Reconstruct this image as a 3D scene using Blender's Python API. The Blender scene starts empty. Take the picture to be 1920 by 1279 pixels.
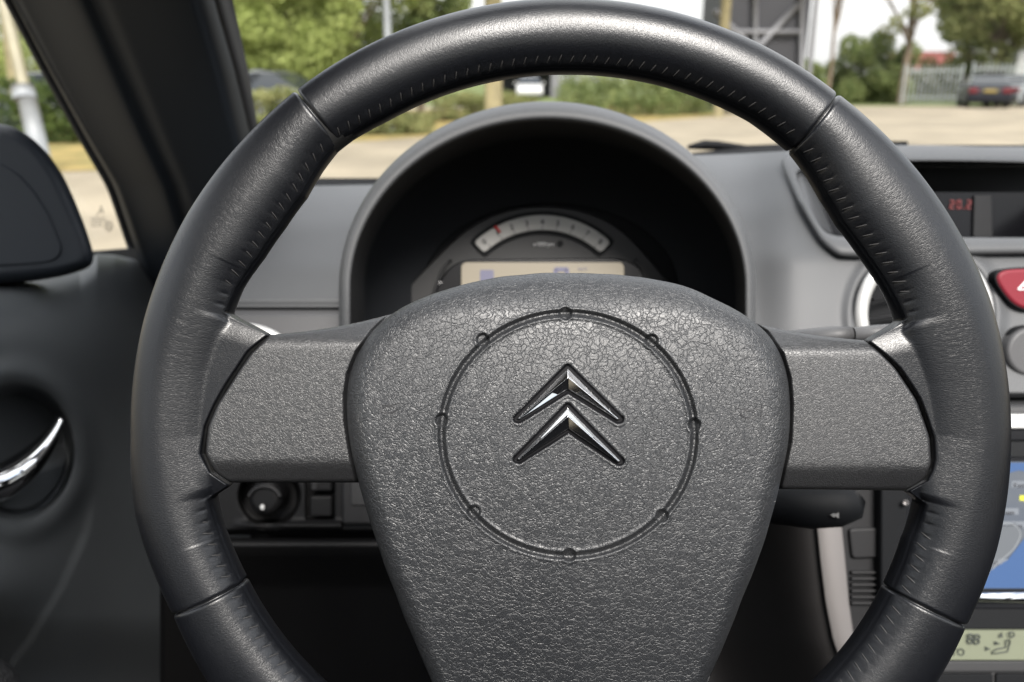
import bpy, bmesh, math, random
import numpy as np
from mathutils import Vector, Matrix

R = math.radians
S = bpy.context.scene
COL = S.collection
rng = np.random.default_rng(7)
random.seed(7)

# ------------------------------------------------------------------ camera
F = 1550.0                     # focal length in photo pixels (1920 wide)
PITCH = R(17.5)
CAMPOS = np.array([0.0, 0.0, 1.15])
FW = np.array([0, math.cos(PITCH), -math.sin(PITCH)])
UP = np.array([0, math.sin(PITCH), math.cos(PITCH)])
RT = np.array([1.0, 0, 0])
cam = bpy.data.cameras.new('camera')
camo = bpy.data.objects.new('camera', cam)
COL.objects.link(camo)
camo.location = CAMPOS
camo.rotation_euler = (R(90) - PITCH, 0, 0)
cam.sensor_width = 36
cam.lens = 36 * F / 1920
cam.clip_start = 0.02
cam.clip_end = 900
cam.dof.use_dof = True
cam.dof.focus_distance = 0.345
cam.dof.aperture_fstop = 9.5
S.camera = camo

# ------------------------------------------------------------------ world + sun
SUN_EL, SUN_AZ = R(46), R(168)     # azimuth from +Y towards +X
w = bpy.data.worlds.new('World')
S.world = w
w.use_nodes = True
nt = w.node_tree
nt.nodes.clear()
N = nt.nodes.new
out = N('ShaderNodeOutputWorld')
bg = N('ShaderNodeBackground')
sky = N('ShaderNodeTexSky')
sky.sky_type = 'NISHITA'
sky.sun_disc = False
sky.sun_elevation = SUN_EL
sky.sun_rotation = SUN_AZ
sky.air_density = 1.2
sky.dust_density = 1.5
tc = N('ShaderNodeTexCoord')
mp = N('ShaderNodeMapping')
mp.inputs['Scale'].default_value = (1.6, 1.6, 5.0)
no = N('ShaderNodeTexNoise')
no.inputs['Scale'].default_value = 2.2
no.inputs['Detail'].default_value = 6
no.inputs['Roughness'].default_value = 0.55
rp = N('ShaderNodeValToRGB')
rp.color_ramp.elements[0].position = 0.36
rp.color_ramp.elements[1].position = 0.58
mx = N('ShaderNodeMix')
mx.data_type = 'RGBA'
mx.inputs['B'].default_value = (11.5, 11.5, 11.3, 1)
L = nt.links.new
L(tc.outputs['Generated'], mp.inputs['Vector'])
L(mp.outputs[0], no.inputs['Vector'])
L(no.outputs['Fac'], rp.inputs['Fac'])
L(rp.outputs['Color'], mx.inputs['Factor'])
L(sky.outputs[0], mx.inputs['A'])
sx_ = N('ShaderNodeSeparateXYZ')
hr_ = N('ShaderNodeMapRange')
hr_.inputs['From Min'].default_value = 0.02
hr_.inputs['From Max'].default_value = 0.5
hr_.inputs['To Min'].default_value = 0.34
hr_.inputs['To Max'].default_value = 1.05
dim = N('ShaderNodeVectorMath')
dim.operation = 'SCALE'
L(tc.outputs['Generated'], sx_.inputs[0])
L(sx_.outputs['Z'], hr_.inputs['Value'])
L(mx.outputs['Result'], dim.inputs[0])
L(hr_.outputs[0], dim.inputs['Scale'])
L(dim.outputs[0], bg.inputs['Color'])
bg.inputs['Strength'].default_value = 0.105
L(bg.outputs[0], out.inputs[0])
sl = bpy.data.lights.new('sun', 'SUN')
sl.energy = 3.3
sl.angle = R(22)
sl.color = (1.0, 0.955, 0.9)
so = bpy.data.objects.new('sun', sl)
COL.objects.link(so)
sd = Vector((math.sin(SUN_AZ) * math.cos(SUN_EL), math.cos(SUN_AZ) * math.cos(SUN_EL), math.sin(SUN_EL)))
so.rotation_euler = sd.to_track_quat('Z', 'Y').to_euler()
so.location = (0, 0, 30)
vs = S.view_settings
S.display_settings.display_device = 'sRGB'
vs.view_transform = 'Standard'
vs.look = 'None'
vs.gamma = 1
vs.use_curve_mapping = False
vs.exposure = 1.3

# ------------------------------------------------------------------ helpers
def P(px, py, d):
    """world point d metres in front of the lens along photo ray (px,py); arrays allowed"""
    px, py, d = np.broadcast_arrays(np.asarray(px, float), np.asarray(py, float), np.asarray(d, float))
    a = (px - 960) / F
    b = (639.5 - py) / F
    return CAMPOS + d[..., None] * (FW + a[..., None] * RT + b[..., None] * UP)

def G(px, py, z=0.0):
    v = FW + (px - 960) / F * RT + (639.5 - py) / F * UP
    t = (z - CAMPOS[2]) / v[2]
    return CAMPOS + t * v

def at_y(px, Y, z=0.0):
    """ground point at distance Y whose image column at the horizon is about px"""
    # column: x/(depth) with depth = Y cos(p) + (1.15-z) sin(p)
    dep = Y * math.cos(PITCH) + (CAMPOS[2] - z) * math.sin(PITCH)
    return np.array([(px - 960) / F * dep, Y, z])

def sstep(a, b, x):
    t = np.clip((np.asarray(x, float) - a) / (b - a), 0, 1)
    return t * t * (3 - 2 * t)

def setp(o, label=None, cat=None, group=None, kind=None):
    if label: o['label'] = label
    if cat: o['category'] = cat
    if group: o['group'] = group
    if kind: o['kind'] = kind
    return o

def thing(name, label, cat, loc, group=None, kind=None):
    o = bpy.data.objects.new(name, None)
    o.empty_display_size = 0.05
    COL.objects.link(o)
    o.location = Vector(tuple(float(c) for c in loc))
    return setp(o, label, cat, group, kind)

def wloc(o):
    m = Vector((0, 0, 0))
    while o is not None:
        m = m + o.location
        o = o.parent
    return m

def fast_mesh(name, V, quads=None, tris=None, smooth=True):
    V = np.asarray(V, np.float32)
    me = bpy.data.meshes.new(name)
    nq = 0 if quads is None else len(quads)
    ntr = 0 if tris is None else len(tris)
    me.vertices.add(len(V))
    me.vertices.foreach_set('co', V.ravel())
    idx = []
    if nq: idx.append(np.asarray(quads, np.int32).ravel())
    if ntr: idx.append(np.asarray(tris, np.int32).ravel())
    idx = np.concatenate(idx)
    me.loops.add(len(idx))
    me.loops.foreach_set('vertex_index', idx)
    me.polygons.add(nq + ntr)
    st = np.concatenate([np.arange(nq) * 4, nq * 4 + np.arange(ntr) * 3]).astype(np.int32)
    me.polygons.foreach_set('loop_start', st)
    me.polygons.foreach_set('loop_total', np.concatenate([np.full(nq, 4), np.full(ntr, 3)]).astype(np.int32))
    me.polygons.foreach_set('use_smooth', np.full(nq + ntr, smooth))
    me.update(calc_edges=True)
    me.validate()
    return me

def link(name, me, mat, parent=None, world=True, loc=None):
    """link a mesh; with a parent and world=True the verts are world coords and get moved into the parent's space"""
    o = bpy.data.objects.new(name, me)
    COL.objects.link(o)
    if mat is not None:
        me.materials.append(mat)
    if world:
        n = len(me.vertices)
        co = np.empty(n * 3, np.float32)
        me.vertices.foreach_get('co', co)
        co = co.reshape(-1, 3)
        c = co.mean(0)
        me.vertices.foreach_set('co', (co - c).ravel())
        me.update()
        b = wloc(parent) if parent is not None else Vector((0, 0, 0))
        o.location = Vector([float(x) for x in c]) - b
    if parent is not None:
        o.parent = parent
    if loc is not None:
        o.location = loc
    return o

def grid_quads(nu, nv, wrap_u=False, wrap_v=False):
    i = np.arange(nu if wrap_u else nu - 1)
    j = np.arange(nv if wrap_v else nv - 1)
    I, J = np.meshgrid(i, j, indexing='ij')
    I2, J2 = (I + 1) % nu, (J + 1) % nv
    return np.stack([I * nv + J, I2 * nv + J, I2 * nv + J2, I * nv + J2], -1).reshape(-1, 4)

def relief(name, mat, parent, xs, ys, dfun, nu=120, nv=120, thick=0.004, flip=True):
    """sheet whose outline is given by px(u,v),py(u,v) and whose depth comes from dfun(px,py); given real thickness"""
    u = np.linspace(0, 1, nu)
    v = np.linspace(0, 1, nv)
    U, Vv = np.meshgrid(u, v, indexing='ij')
    X, Y = xs(U, Vv), ys(U, Vv)
    Pt = P(X, Y, dfun(X, Y)).reshape(-1, 3)
    me = fast_mesh(name, Pt, grid_quads(nu, nv))
    o = link(name, me, mat, parent)
    if thick:
        m = o.modifiers.new('solid', 'SOLIDIFY')
        m.thickness = thick
        m.offset = 1 if flip else -1
    return o

def slab(name, mat, parent, pts, d, thick=0.01, bevel=0.0015, seg=3, tilt=0.0, flat=False):
    """prism with a traced front outline at depth d (+ tilt per pixel of py), extruded away from the viewer"""
    pts = np.array(pts, float)
    cy = pts[:, 1].mean()
    dd = d + tilt * (pts[:, 1] - cy)
    A = P(pts[:, 0], pts[:, 1], dd)
    B = A + thick * FW
    bm = bmesh.new()
    va = [bm.verts.new(p) for p in A]
    vb = [bm.verts.new(p) for p in B]
    n = len(va)
    bm.faces.new(va)
    bm.faces.new(vb[::-1])
    for i in range(n):
        bm.faces.new((va[i], vb[i], vb[(i + 1) % n], va[(i + 1) % n]))
    bmesh.ops.recalc_face_normals(bm, faces=bm.faces)
    me = bpy.data.meshes.new(name)
    bm.to_mesh(me)
    bm.free()
    o = link(name, me, mat, parent)
    if bevel:
        m = o.modifiers.new('bevel', 'BEVEL')
        m.width = bevel
        m.segments = seg
        m.limit_method = 'ANGLE'
        m.angle_limit = R(50)
        for p in me.polygons: p.use_smooth = not flat
        if not flat:
            m.harden_normals = False
            w2 = o.modifiers.new('wn', 'WEIGHTED_NORMAL')
    return o

def circ(cx, cy, rx, ry=None, n=48, a0=0, a1=360):
    ry = rx if ry is None else ry
    a = np.radians(np.linspace(a0, a1, n, endpoint=(a1 - a0) % 360 != 0))
    return np.stack([cx + rx * np.cos(a), cy - ry * np.sin(a)], -1)

def rrect(x0, y0, x1, y1, r, n=6):
    o = []
    for cx, cy, a in ((x1 - r, y0 + r, 0), (x0 + r, y0 + r, 90), (x0 + r, y1 - r, 180), (x1 - r, y1 - r, 270)):
        for k in range(n + 1):
            t = R(a + 90 * k / n)
            o.append((cx + r * math.cos(t), cy - r * math.sin(t)))
    return o

def tube_mesh(name, pts, rad, k=10, closed=False, flat=None, caps=True):
    """swept tube; pts (n,3), rad scalar or (n,); flat = (axis vector, factor) squashes the section along an axis"""
    pts = np.asarray(pts, float)
    n = len(pts)
    rad = np.broadcast_to(np.asarray(rad, float), (n,))
    if closed:
        T = np.roll(pts, -1, 0) - np.roll(pts, 1, 0)
    else:
        T = np.gradient(pts, axis=0)
    T /= np.linalg.norm(T, axis=1, keepdims=True) + 1e-12
    ref = np.array([0, 0, 1.0]) if abs(T[0][2]) < 0.9 else np.array([1.0, 0, 0])
    V = []
    nrm = np.cross(T[0], ref)
    nrm /= np.linalg.norm(nrm)
    for i in range(n):
        nrm = nrm - T[i] * np.dot(nrm, T[i])
        nrm /= np.linalg.norm(nrm) + 1e-12
        b = np.cross(T[i], nrm)
        a = np.linspace(0, 2 * np.pi, k, endpoint=False)
        ring = pts[i] + rad[i] * (np.cos(a)[:, None] * nrm + np.sin(a)[:, None] * b)
        if flat is not None:
            ax, f = flat
            off = (ring - pts[i]) @ ax
            ring = ring - np.outer(off * (1 - f), ax)
        V.append(ring)
    V = np.concatenate(V)
    q = grid_quads(n, k, closed, True)
    tr = []
    if caps and not closed:
        V = np.concatenate([V, pts[:1], pts[-1:]])
        c0, c1 = len(V) - 2, len(V) - 1
        for j in range(k):
            tr.append((c0, (j + 1) % k, j))
            tr.append((c1, (n - 1) * k + j, (n - 1) * k + (j + 1) % k))
    return V, q, (np.array(tr) if tr else np.zeros((0, 3), int))

def tube(name, mat, parent, pts, rad, k=12, closed=False, flat=None, world=True):
    V, q, t = tube_mesh(name, pts, rad, k, closed, flat)
    return link(name, fast_mesh(name, V, q, t), mat, parent, world)

def join(parts):
    Vs, Qs, Ts, off = [], [], [], 0
    for V, q, t in parts:
        Vs.append(V)
        if len(q): Qs.append(np.asarray(q) + off)
        if len(t): Ts.append(np.asarray(t) + off)
        off += len(V)
    return np.concatenate(Vs), (np.concatenate(Qs) if Qs else None), (np.concatenate(Ts) if Ts else None)

def boxes(name, mat, parent, specs, bevel=0.0):
    """several boxes that belong to ONE part: specs = (cx,cy,cz,sx,sy,sz[,rotz])"""
    Vs = []
    for s in specs:
        c = np.array(s[:3]); h = np.array(s[3:6]) / 2
        a = s[6] if len(s) > 6 else 0
        v = np.array([[x, y, z] for x in (-1, 1) for y in (-1, 1) for z in (-1, 1)]) * h
        ca, sa = math.cos(a), math.sin(a)
        v = v @ np.array([[ca, sa, 0], [-sa, ca, 0], [0, 0, 1]])
        q = np.array([[0, 1, 3, 2], [4, 6, 7, 5], [0, 4, 5, 1], [2, 3, 7, 6], [0, 2, 6, 4], [1, 5, 7, 3]])
        Vs.append((v + c, q, np.zeros((0, 3), int)))
    V, q, t = join(Vs)
    o = link(name, fast_mesh(name, V, q, None, smooth=False), mat, parent)
    if bevel:
        m = o.modifiers.new('bevel', 'BEVEL'); m.width = bevel; m.segments = 2
    return o

def text_on(name, mat, parent, s, px, py, d, hpx, bold=0.0, rot=0.0, shear=0.0, align='LEFT', depth=0.0003, tilt=0.0):
    """lettering lying on a surface facing the viewer; hpx = cap height in photo pixels"""
    c = bpy.data.curves.new(name, 'FONT')
    c.body = s
    c.align_x = align
    c.size = hpx / F * d / 0.7
    c.extrude = depth
    c.offset = bold
    c.shear = shear
    o = bpy.data.objects.new(name, c)
    COL.objects.link(o)
    dg = bpy.context.evaluated_depsgraph_get()
    me = bpy.data.meshes.new_from_object(o.evaluated_get(dg))
    bpy.data.objects.remove(o)
    M = Matrix((RT, UP, -FW)).transposed().to_4x4()
    M = M @ Matrix.Rotation(rot, 4, 'Z') @ Matrix.Rotation(tilt, 4, 'X')
    M.translation = Vector(P(px, py, d))
    me.transform(M)
    me.materials.clear()
    return link(name, me, mat, parent)

# ------------------------------------------------------------------ materials
def material(name, col, rough=0.5, metal=0.0, spec=0.5, bump=None, var=0.0, vscale=8.0, emis=None, estr=0.0, coat=0.0, sheen=0.0, col2=None, rvar=0.0):
    m = bpy.data.materials.new(name)
    m.use_nodes = True
    t = m.node_tree
    b = t.nodes['Principled BSDF']
    b.inputs['Base Color'].default_value = (*col, 1)
    b.inputs['Roughness'].default_value = rough
    b.inputs['Metallic'].default_value = metal
    b.inputs['Specular IOR Level'].default_value = spec
    b.inputs['Coat Weight'].default_value = coat
    if sheen: b.inputs['Sheen Weight'].default_value = sheen
    if emis:
        b.inputs['Emission Color'].default_value = (*emis, 1)
        b.inputs['Emission Strength'].default_value = estr
    co = t.nodes.new('ShaderNodeTexCoord')
    if var or col2 or rvar:
        n = t.nodes.new('ShaderNodeTexNoise')
        n.inputs['Scale'].default_value = vscale
        n.inputs['Detail'].default_value = 5
        t.links.new(co.outputs['Object'], n.inputs['Vector'])
        if var or col2:
            r = t.nodes.new('ShaderNodeMix')
            r.data_type = 'RGBA'
            c2 = col2 if col2 else tuple(min(1, c * (1 + var)) for c in col)
            c1 = col if col2 else tuple(c * (1 - var) for c in col)
            r.inputs['A'].default_value = (*c1, 1)
            r.inputs['B'].default_value = (*c2, 1)
            mr = t.nodes.new('ShaderNodeMapRange')
            mr.inputs['From Min'].default_value = 0.35
            mr.inputs['From Max'].default_value = 0.65
            t.links.new(n.outputs['Fac'], mr.inputs['Value'])
            t.links.new(mr.outputs[0], r.inputs['Factor'])
            t.links.new(r.outputs['Result'], b.inputs['Base Color'])
        if rvar:
            mr2 = t.nodes.new('ShaderNodeMapRange')
            mr2.inputs['From Min'].default_value = 0.3
            mr2.inputs['From Max'].default_value = 0.7
            mr2.inputs['To Min'].default_value = rough - rvar
            mr2.inputs['To Max'].default_value = rough + rvar
            t.links.new(n.outputs['Fac'], mr2.inputs['Value'])
            t.links.new(mr2.outputs[0], b.inputs['Roughness'])
    if bump:
        sc, st, dist = bump
        n2 = t.nodes.new('ShaderNodeTexNoise')
        n2.inputs['Scale'].default_value = sc
        n2.inputs['Detail'].default_value = 3
        bp = t.nodes.new('ShaderNodeBump')
        bp.inputs['Strength'].default_value = st
        bp.inputs['Distance'].default_value = dist
        t.links.new(co.outputs['Object'], n2.inputs['Vector'])
        t.links.new(n2.outputs['Fac'], bp.inputs['Height'])
        t.links.new(bp.outputs[0], b.inputs['Normal'])
    return m

def grain_material(name, col, rough, cell, strength, dist, use_uv=False, stretch=(1, 1, 1), warp=0.4, fine=0.5, spec=0.5, col2=None, soft=0.18):
    """leather-like grain: warped voronoi cells split by creases, plus fine noise. cell = grain size in metres"""
    m = material(name, col, rough, spec=spec)
    t = m.node_tree
    b = t.nodes['Principled BSDF']
    nn, ll = t.nodes.new, t.links.new
    co = nn('ShaderNodeTexCoord')
    mpn = nn('ShaderNodeMapping')
    mpn.inputs['Scale'].default_value = stretch
    ll(co.outputs['UV' if use_uv else 'Object'], mpn.inputs['Vector'])
    nz = nn('ShaderNodeTexNoise')
    nz.inputs['Scale'].default_value = 0.45 / cell
    nz.inputs['Detail'].default_value = 4
    ll(mpn.outputs[0], nz.inputs['Vector'])
    sub = nn('ShaderNodeVectorMath'); sub.operation = 'SUBTRACT'
    sub.inputs[1].default_value = (0.5, 0.5, 0.5)
    ll(nz.outputs['Color'], sub.inputs[0])
    scl = nn('ShaderNodeVectorMath'); scl.operation = 'SCALE'
    scl.inputs['Scale'].default_value = warp * cell * 6
    ll(sub.outputs[0], scl.inputs[0])
    add = nn('ShaderNodeVectorMath'); add.operation = 'ADD'
    ll(mpn.outputs[0], add.inputs[0]); ll(scl.outputs[0], add.inputs[1])
    hs = []
    for k, (cs, wgt) in enumerate(((1.0, 1.0), (0.5, 0.28))):
        vo = nn('ShaderNodeTexVoronoi')
        vo.feature = 'DISTANCE_TO_EDGE'
        vo.inputs['Scale'].default_value = 1 / (cell * cs)
        ll(add.outputs[0], vo.inputs['Vector'])
        mr = nn('ShaderNodeMapRange'); mr.interpolation_type = 'SMOOTHSTEP'
        mr.inputs['From Max'].default_value = soft
        mr.inputs['To Max'].default_value = wgt
        ll(vo.outputs['Distance'], mr.inputs['Value'])
        hs.append(mr.outputs[0])
    s1 = nn('ShaderNodeMath'); ll(hs[0], s1.inputs[0]); ll(hs[1], s1.inputs[1])
    nf = nn('ShaderNodeTexNoise'); nf.inputs['Scale'].default_value = 2.2 / cell; nf.inputs['Detail'].default_value = 3
    ll(mpn.outputs[0], nf.inputs['Vector'])
    mu = nn('ShaderNodeMath'); mu.operation = 'MULTIPLY'; mu.inputs[1].default_value = fine
    ll(nf.outputs['Fac'], mu.inputs[0])
    s2 = nn('ShaderNodeMath'); ll(s1.outputs[0], s2.inputs[0]); ll(mu.outputs[0], s2.inputs[1])
    bp = nn('ShaderNodeBump')
    bp.inputs['Strength'].default_value = strength
    bp.inputs['Distance'].default_value = dist
    ll(s2.outputs[0], bp.inputs['Height'])
    ll(bp.outputs[0], b.inputs['Normal'])
    # slow wear: roughness and colour drift
    n3 = nn('ShaderNodeTexNoise'); n3.inputs['Scale'].default_value = 14; n3.inputs['Detail'].default_value = 4
    ll(co.outputs['Object'], n3.inputs['Vector'])
    mr3 = nn('ShaderNodeMapRange'); mr3.inputs['From Min'].default_value = 0.3; mr3.inputs['From Max'].default_value = 0.7
    mr3.inputs['To Min'].default_value = rough - 0.05; mr3.inputs['To Max'].default_value = rough + 0.07
    ll(n3.outputs['Fac'], mr3.inputs['Value']); ll(mr3.outputs[0], b.inputs['Roughness'])
    if col2:
        mc = nn('ShaderNodeMix'); mc.data_type = 'RGBA'
        mc.inputs['A'].default_value = (*col, 1); mc.inputs['B'].default_value = (*col2, 1)
        ll(n3.outputs['Fac'], mc.inputs['Factor']); ll(mc.outputs['Result'], b.inputs['Base Color'])
    return m

def leaf_material(name, c1, c2, trans=0.35):
    m = bpy.data.materials.new(name)
    m.use_nodes = True
    t = m.node_tree
    t.nodes.clear()
    nn, ll = t.nodes.new, t.links.new
    o = nn('ShaderNodeOutputMaterial')
    d = nn('ShaderNodeBsdfDiffuse'); tr = nn('ShaderNodeBsdfTranslucent'); mxs = nn('ShaderNodeMixShader')
    co = nn('ShaderNodeTexCoord'); n = nn('ShaderNodeTexNoise'); n.inputs['Scale'].default_value = 2.2; n.inputs['Detail'].default_value = 4
    mr = nn('ShaderNodeMapRange'); mr.inputs['From Min'].default_value = 0.35; mr.inputs['From Max'].default_value = 0.65
    mc = nn('ShaderNodeMix'); mc.data_type = 'RGBA'
    mc.inputs['A'].default_value = (*c1, 1); mc.inputs['B'].default_value = (*c2, 1)
    ll(co.outputs['Object'], n.inputs['Vector']); ll(n.outputs['Fac'], mr.inputs['Value']); ll(mr.outputs[0], mc.inputs['Factor'])
    ll(mc.outputs['Result'], d.inputs['Color']); ll(mc.outputs['Result'], tr.inputs['Color'])
    mxs.inputs[0].default_value = trans
    ll(d.outputs[0], mxs.inputs[1]); ll(tr.outputs[0], mxs.inputs[2]); ll(mxs.outputs[0], o.inputs[0])
    return m

def glass_material(name, refl=0.06, tint=(1, 1, 1)):
    m = bpy.data.materials.new(name)
    m.use_nodes = True
    t = m.node_tree
    t.nodes.clear()
    nn, ll = t.nodes.new, t.links.new
    o = nn('ShaderNodeOutputMaterial')
    a = nn('ShaderNodeBsdfTransparent'); a.inputs[0].default_value = (*tint, 1)
    g = nn('ShaderNodeBsdfGlossy'); g.inputs['Roughness'].default_value = 0.02
    fr = nn('ShaderNodeFresnel'); fr.inputs['IOR'].default_value = 1.3
    mxs = nn('ShaderNodeMixShader')
    ll(fr.outputs[0], mxs.inputs[0]); ll(a.outputs[0], mxs.inputs[1]); ll(g.outputs[0], mxs.inputs[2]); ll(mxs.outputs[0], o.inputs[0])
    return m

M_pad = grain_material('pad_vinyl', (0.0145, 0.0155, 0.0175), 0.40, 0.0024, 0.6, 0.00024, warp=0.5, fine=0.06, spec=0.8, soft=.11)
M_spoke = grain_material('spoke_vinyl', (0.0145, 0.0148, 0.016), 0.38, 0.0013, 0.5, 0.00014, warp=0.45, fine=0.15, spec=.8, soft=.13)
M_rim = grain_material('rim_leather', (0.0045, 0.005, 0.0065), 0.31, 0.0008, 0.32, 0.00007, use_uv=True, stretch=(1.0, 0.6, 1), warp=0.55, fine=0.7, soft=0.3)
M_recess_shade = material('emblem_recess_shade', (0.006, 0.006, 0.007), 0.6, spec=0.12)
M_thread = material('black_thread', (0.022, 0.021, 0.021), 0.6)
M_slit = material('seam_black', (0.006, 0.006, 0.006), 0.8)
M_chrome = material('chrome', (0.86, 0.86, 0.87), 0.06, metal=1.0)
M_horn = material('embossed_vinyl', (0.03, 0.03, 0.032), 0.38)
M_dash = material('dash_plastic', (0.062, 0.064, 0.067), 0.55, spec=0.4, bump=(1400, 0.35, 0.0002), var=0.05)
M_dash2 = material('dash_lower_plastic', (0.06, 0.06, 0.062), 0.5, spec=0.4, bump=(1400, 0.3, 0.0002))
M_con = material('console_grey', (0.02, 0.02, 0.021), 0.5, spec=0.4, bump=(1400, .3, .0002))
M_dark = material('dark_plastic', (0.011, 0.011, 0.012), 0.55, spec=.3, bump=(1500, 0.3, 0.0002))
M_black = material('black_plastic', (0.0045, 0.005, 0.006), 0.6, spec=0.15)
M_gloss = material('gloss_black', (0.004, 0.004, 0.005), 0.2, spec=.2)
M_door = material('door_vinyl', (0.075, 0.080, 0.083), 0.5, spec=0.4, bump=(900, 0.5, 0.0003), var=0.05)
M_pillar = material('pillar_trim', (0.009, 0.0115, 0.015), 0.6, spec=0.2, bump=(700, 0.25, 0.0003))
M_mirror = material('mirror_trim', (0.016, 0.019, 0.024), 0.5, spec=0.2)
M_rubber = material('rubber_seal', (0.010, 0.010, 0.011), 0.6)
M_silver = material('satin_silver', (0.24, 0.225, 0.22), 0.38, metal=0.55, bump=(300, 0.05, 0.0002))
M_ring = material('vent_ring_silver', (0.5, 0.5, 0.49), 0.3, metal=0.5)
M_red = material('hazard_red', (0.15, 0.011, 0.02), 0.5, spec=0.25)
M_white = material('white_print', (0.75, 0.75, 0.75), 0.5)
M_floor = material('carpet', (0.012, 0.012, 0.013), 0.95, spec=0.1, bump=(300, 0.6, 0.003))
M_seatl = grain_material('seat_leather', (0.018, 0.018, 0.019), 0.5, 0.004, 0.8, 0.0006)
M_lining = material('headliner', (0.055, 0.055, 0.058), 0.9, spec=0.1)
M_glass = glass_material('window_glass')

# ================================================================== GROUND
def plane_sheet(name, mat, x0, y0, x1, y1, z, n=2):
    xs_, ys_ = np.linspace(x0, x1, n), np.linspace(y0, y1, n)
    X, Y = np.meshgrid(xs_, ys_, indexing='ij')
    V = np.stack([X, Y, np.full_like(X, z)], -1).reshape(-1, 3)
    o = link(name, fast_mesh(name, V, grid_quads(n, n), smooth=False), mat)
    o['kind'] = 'structure'
    return o
M_pave = material('pale_paving', (0.20, 0.172, 0.125), 0.85, spec=0.2, var=0.22, vscale=0.6, bump=(30, 0.4, 0.01))
M_verge = material('dry_grass_soil', (0.14, 0.125, 0.05), 0.95, spec=0.1, col2=(0.27, 0.2, 0.08), vscale=1.4, bump=(20, 0.6, 0.03))
M_field = material('far_field', (0.09, 0.11, 0.04), 0.95, spec=0.1, var=0.3, vscale=0.2)
plane_sheet('ground', M_pave, -60, -30, 60, 40, 0.0)
o = plane_sheet('field', M_field, -400, -300, 400, 600, -0.02)

# ================================================================== STEERING WHEEL
WC = (1068.0, 815.0)
WD = 0.36
K = WD / F                        # metres per photo pixel in the wheel plane
wheel = thing('steering_wheel', 'black leather steering wheel with grained centre pad and chrome chevrons', 'steering wheel', P(WC[0], WC[1], WD))
wheel.rotation_euler = (R(90) - PITCH, 0, 0)

def wl(px, py, z=0.0):
    """photo pixel on the wheel plane -> wheel-local metres (z towards the driver, in the same pixel unit).
    points proud of the plane are drawn in slightly so that the traced outline keeps its place"""
    px, py, z = np.asarray(px, float), np.asarray(py, float), np.asarray(z, float)
    f = 1 - z * K / WD
    # local coords of the pixel ray at depth WD - z*K
    X = (px - 960) * f - (WC[0] - 960)
    Y = -((py - 639.5) * f - (WC[1] - 639.5))
    return np.stack([X * K, Y * K, np.broadcast_to(z * K, X.shape)], -1)

# rim ------------------------------------------------------------------------
out_a = [0, 18, 38, 52, 90, 128.5, 150, 165, 180, 190, 204.2, 214.8, 240, 270, 300, 325.6, 334.4, 345, 360]
out_r = [817, 820, 812, 806, 813, 819, 823, 821, 816, 822, 809, 814, 812, 812, 812, 820, 815, 819, 817]
inn_a = [0, 8, 17, 24, 31, 38, 43, 48, 52, 60, 90, 120, 128.5, 133, 138, 144, 150, 156, 160, 170, 180, 190, 204.2, 225, 270, 315, 334.3, 343, 352, 360]
inn_r = [680, 672, 655, 648, 640, 637, 646, 662, 673, 680, 678, 682, 690, 679, 664, 660, 662, 672, 674, 684, 688, 676, 665, 655, 660, 655, 657, 657, 668, 680]
sl_a = [161.6, 165.5, 168.6, 175.3, 178.7, 182.9, 186.0, 188.6]
sl_r = [590, 618, 631, 664, 679, 686, 673, 640]
sr_a = [-9.6, -7.3, -4.6, -0.4, 5.7, 11.5, 17.4]
sr_r = [638, 671, 681, 677, 656, 626, 582]
def rim_params(ang):
    ang = np.asarray(ang, float)
    a = np.mod(ang, 360)
    ro = np.interp(a, out_a, out_r)
    ri = np.interp(a, inn_a, inn_r)
    return ro, ri
def spoke_reach(ang):
    a = np.mod(ang + 180, 360) - 180        # -180..180
    al = np.mod(ang, 360)
    wL = sstep(160.2, 161.9, al) * (1 - sstep(188.2, 190.2, al))
    wR = sstep(-11.2, -9.3, a) * (1 - sstep(17.1, 19.4, a))
    rL = np.interp(al, sl_a, sl_r)
    rR = np.interp(a, sr_a, sr_r)
    wgt = np.maximum(wL, wR)
    rs = np.where(wL > wR, rL, rR)
    return wgt, rs

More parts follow.
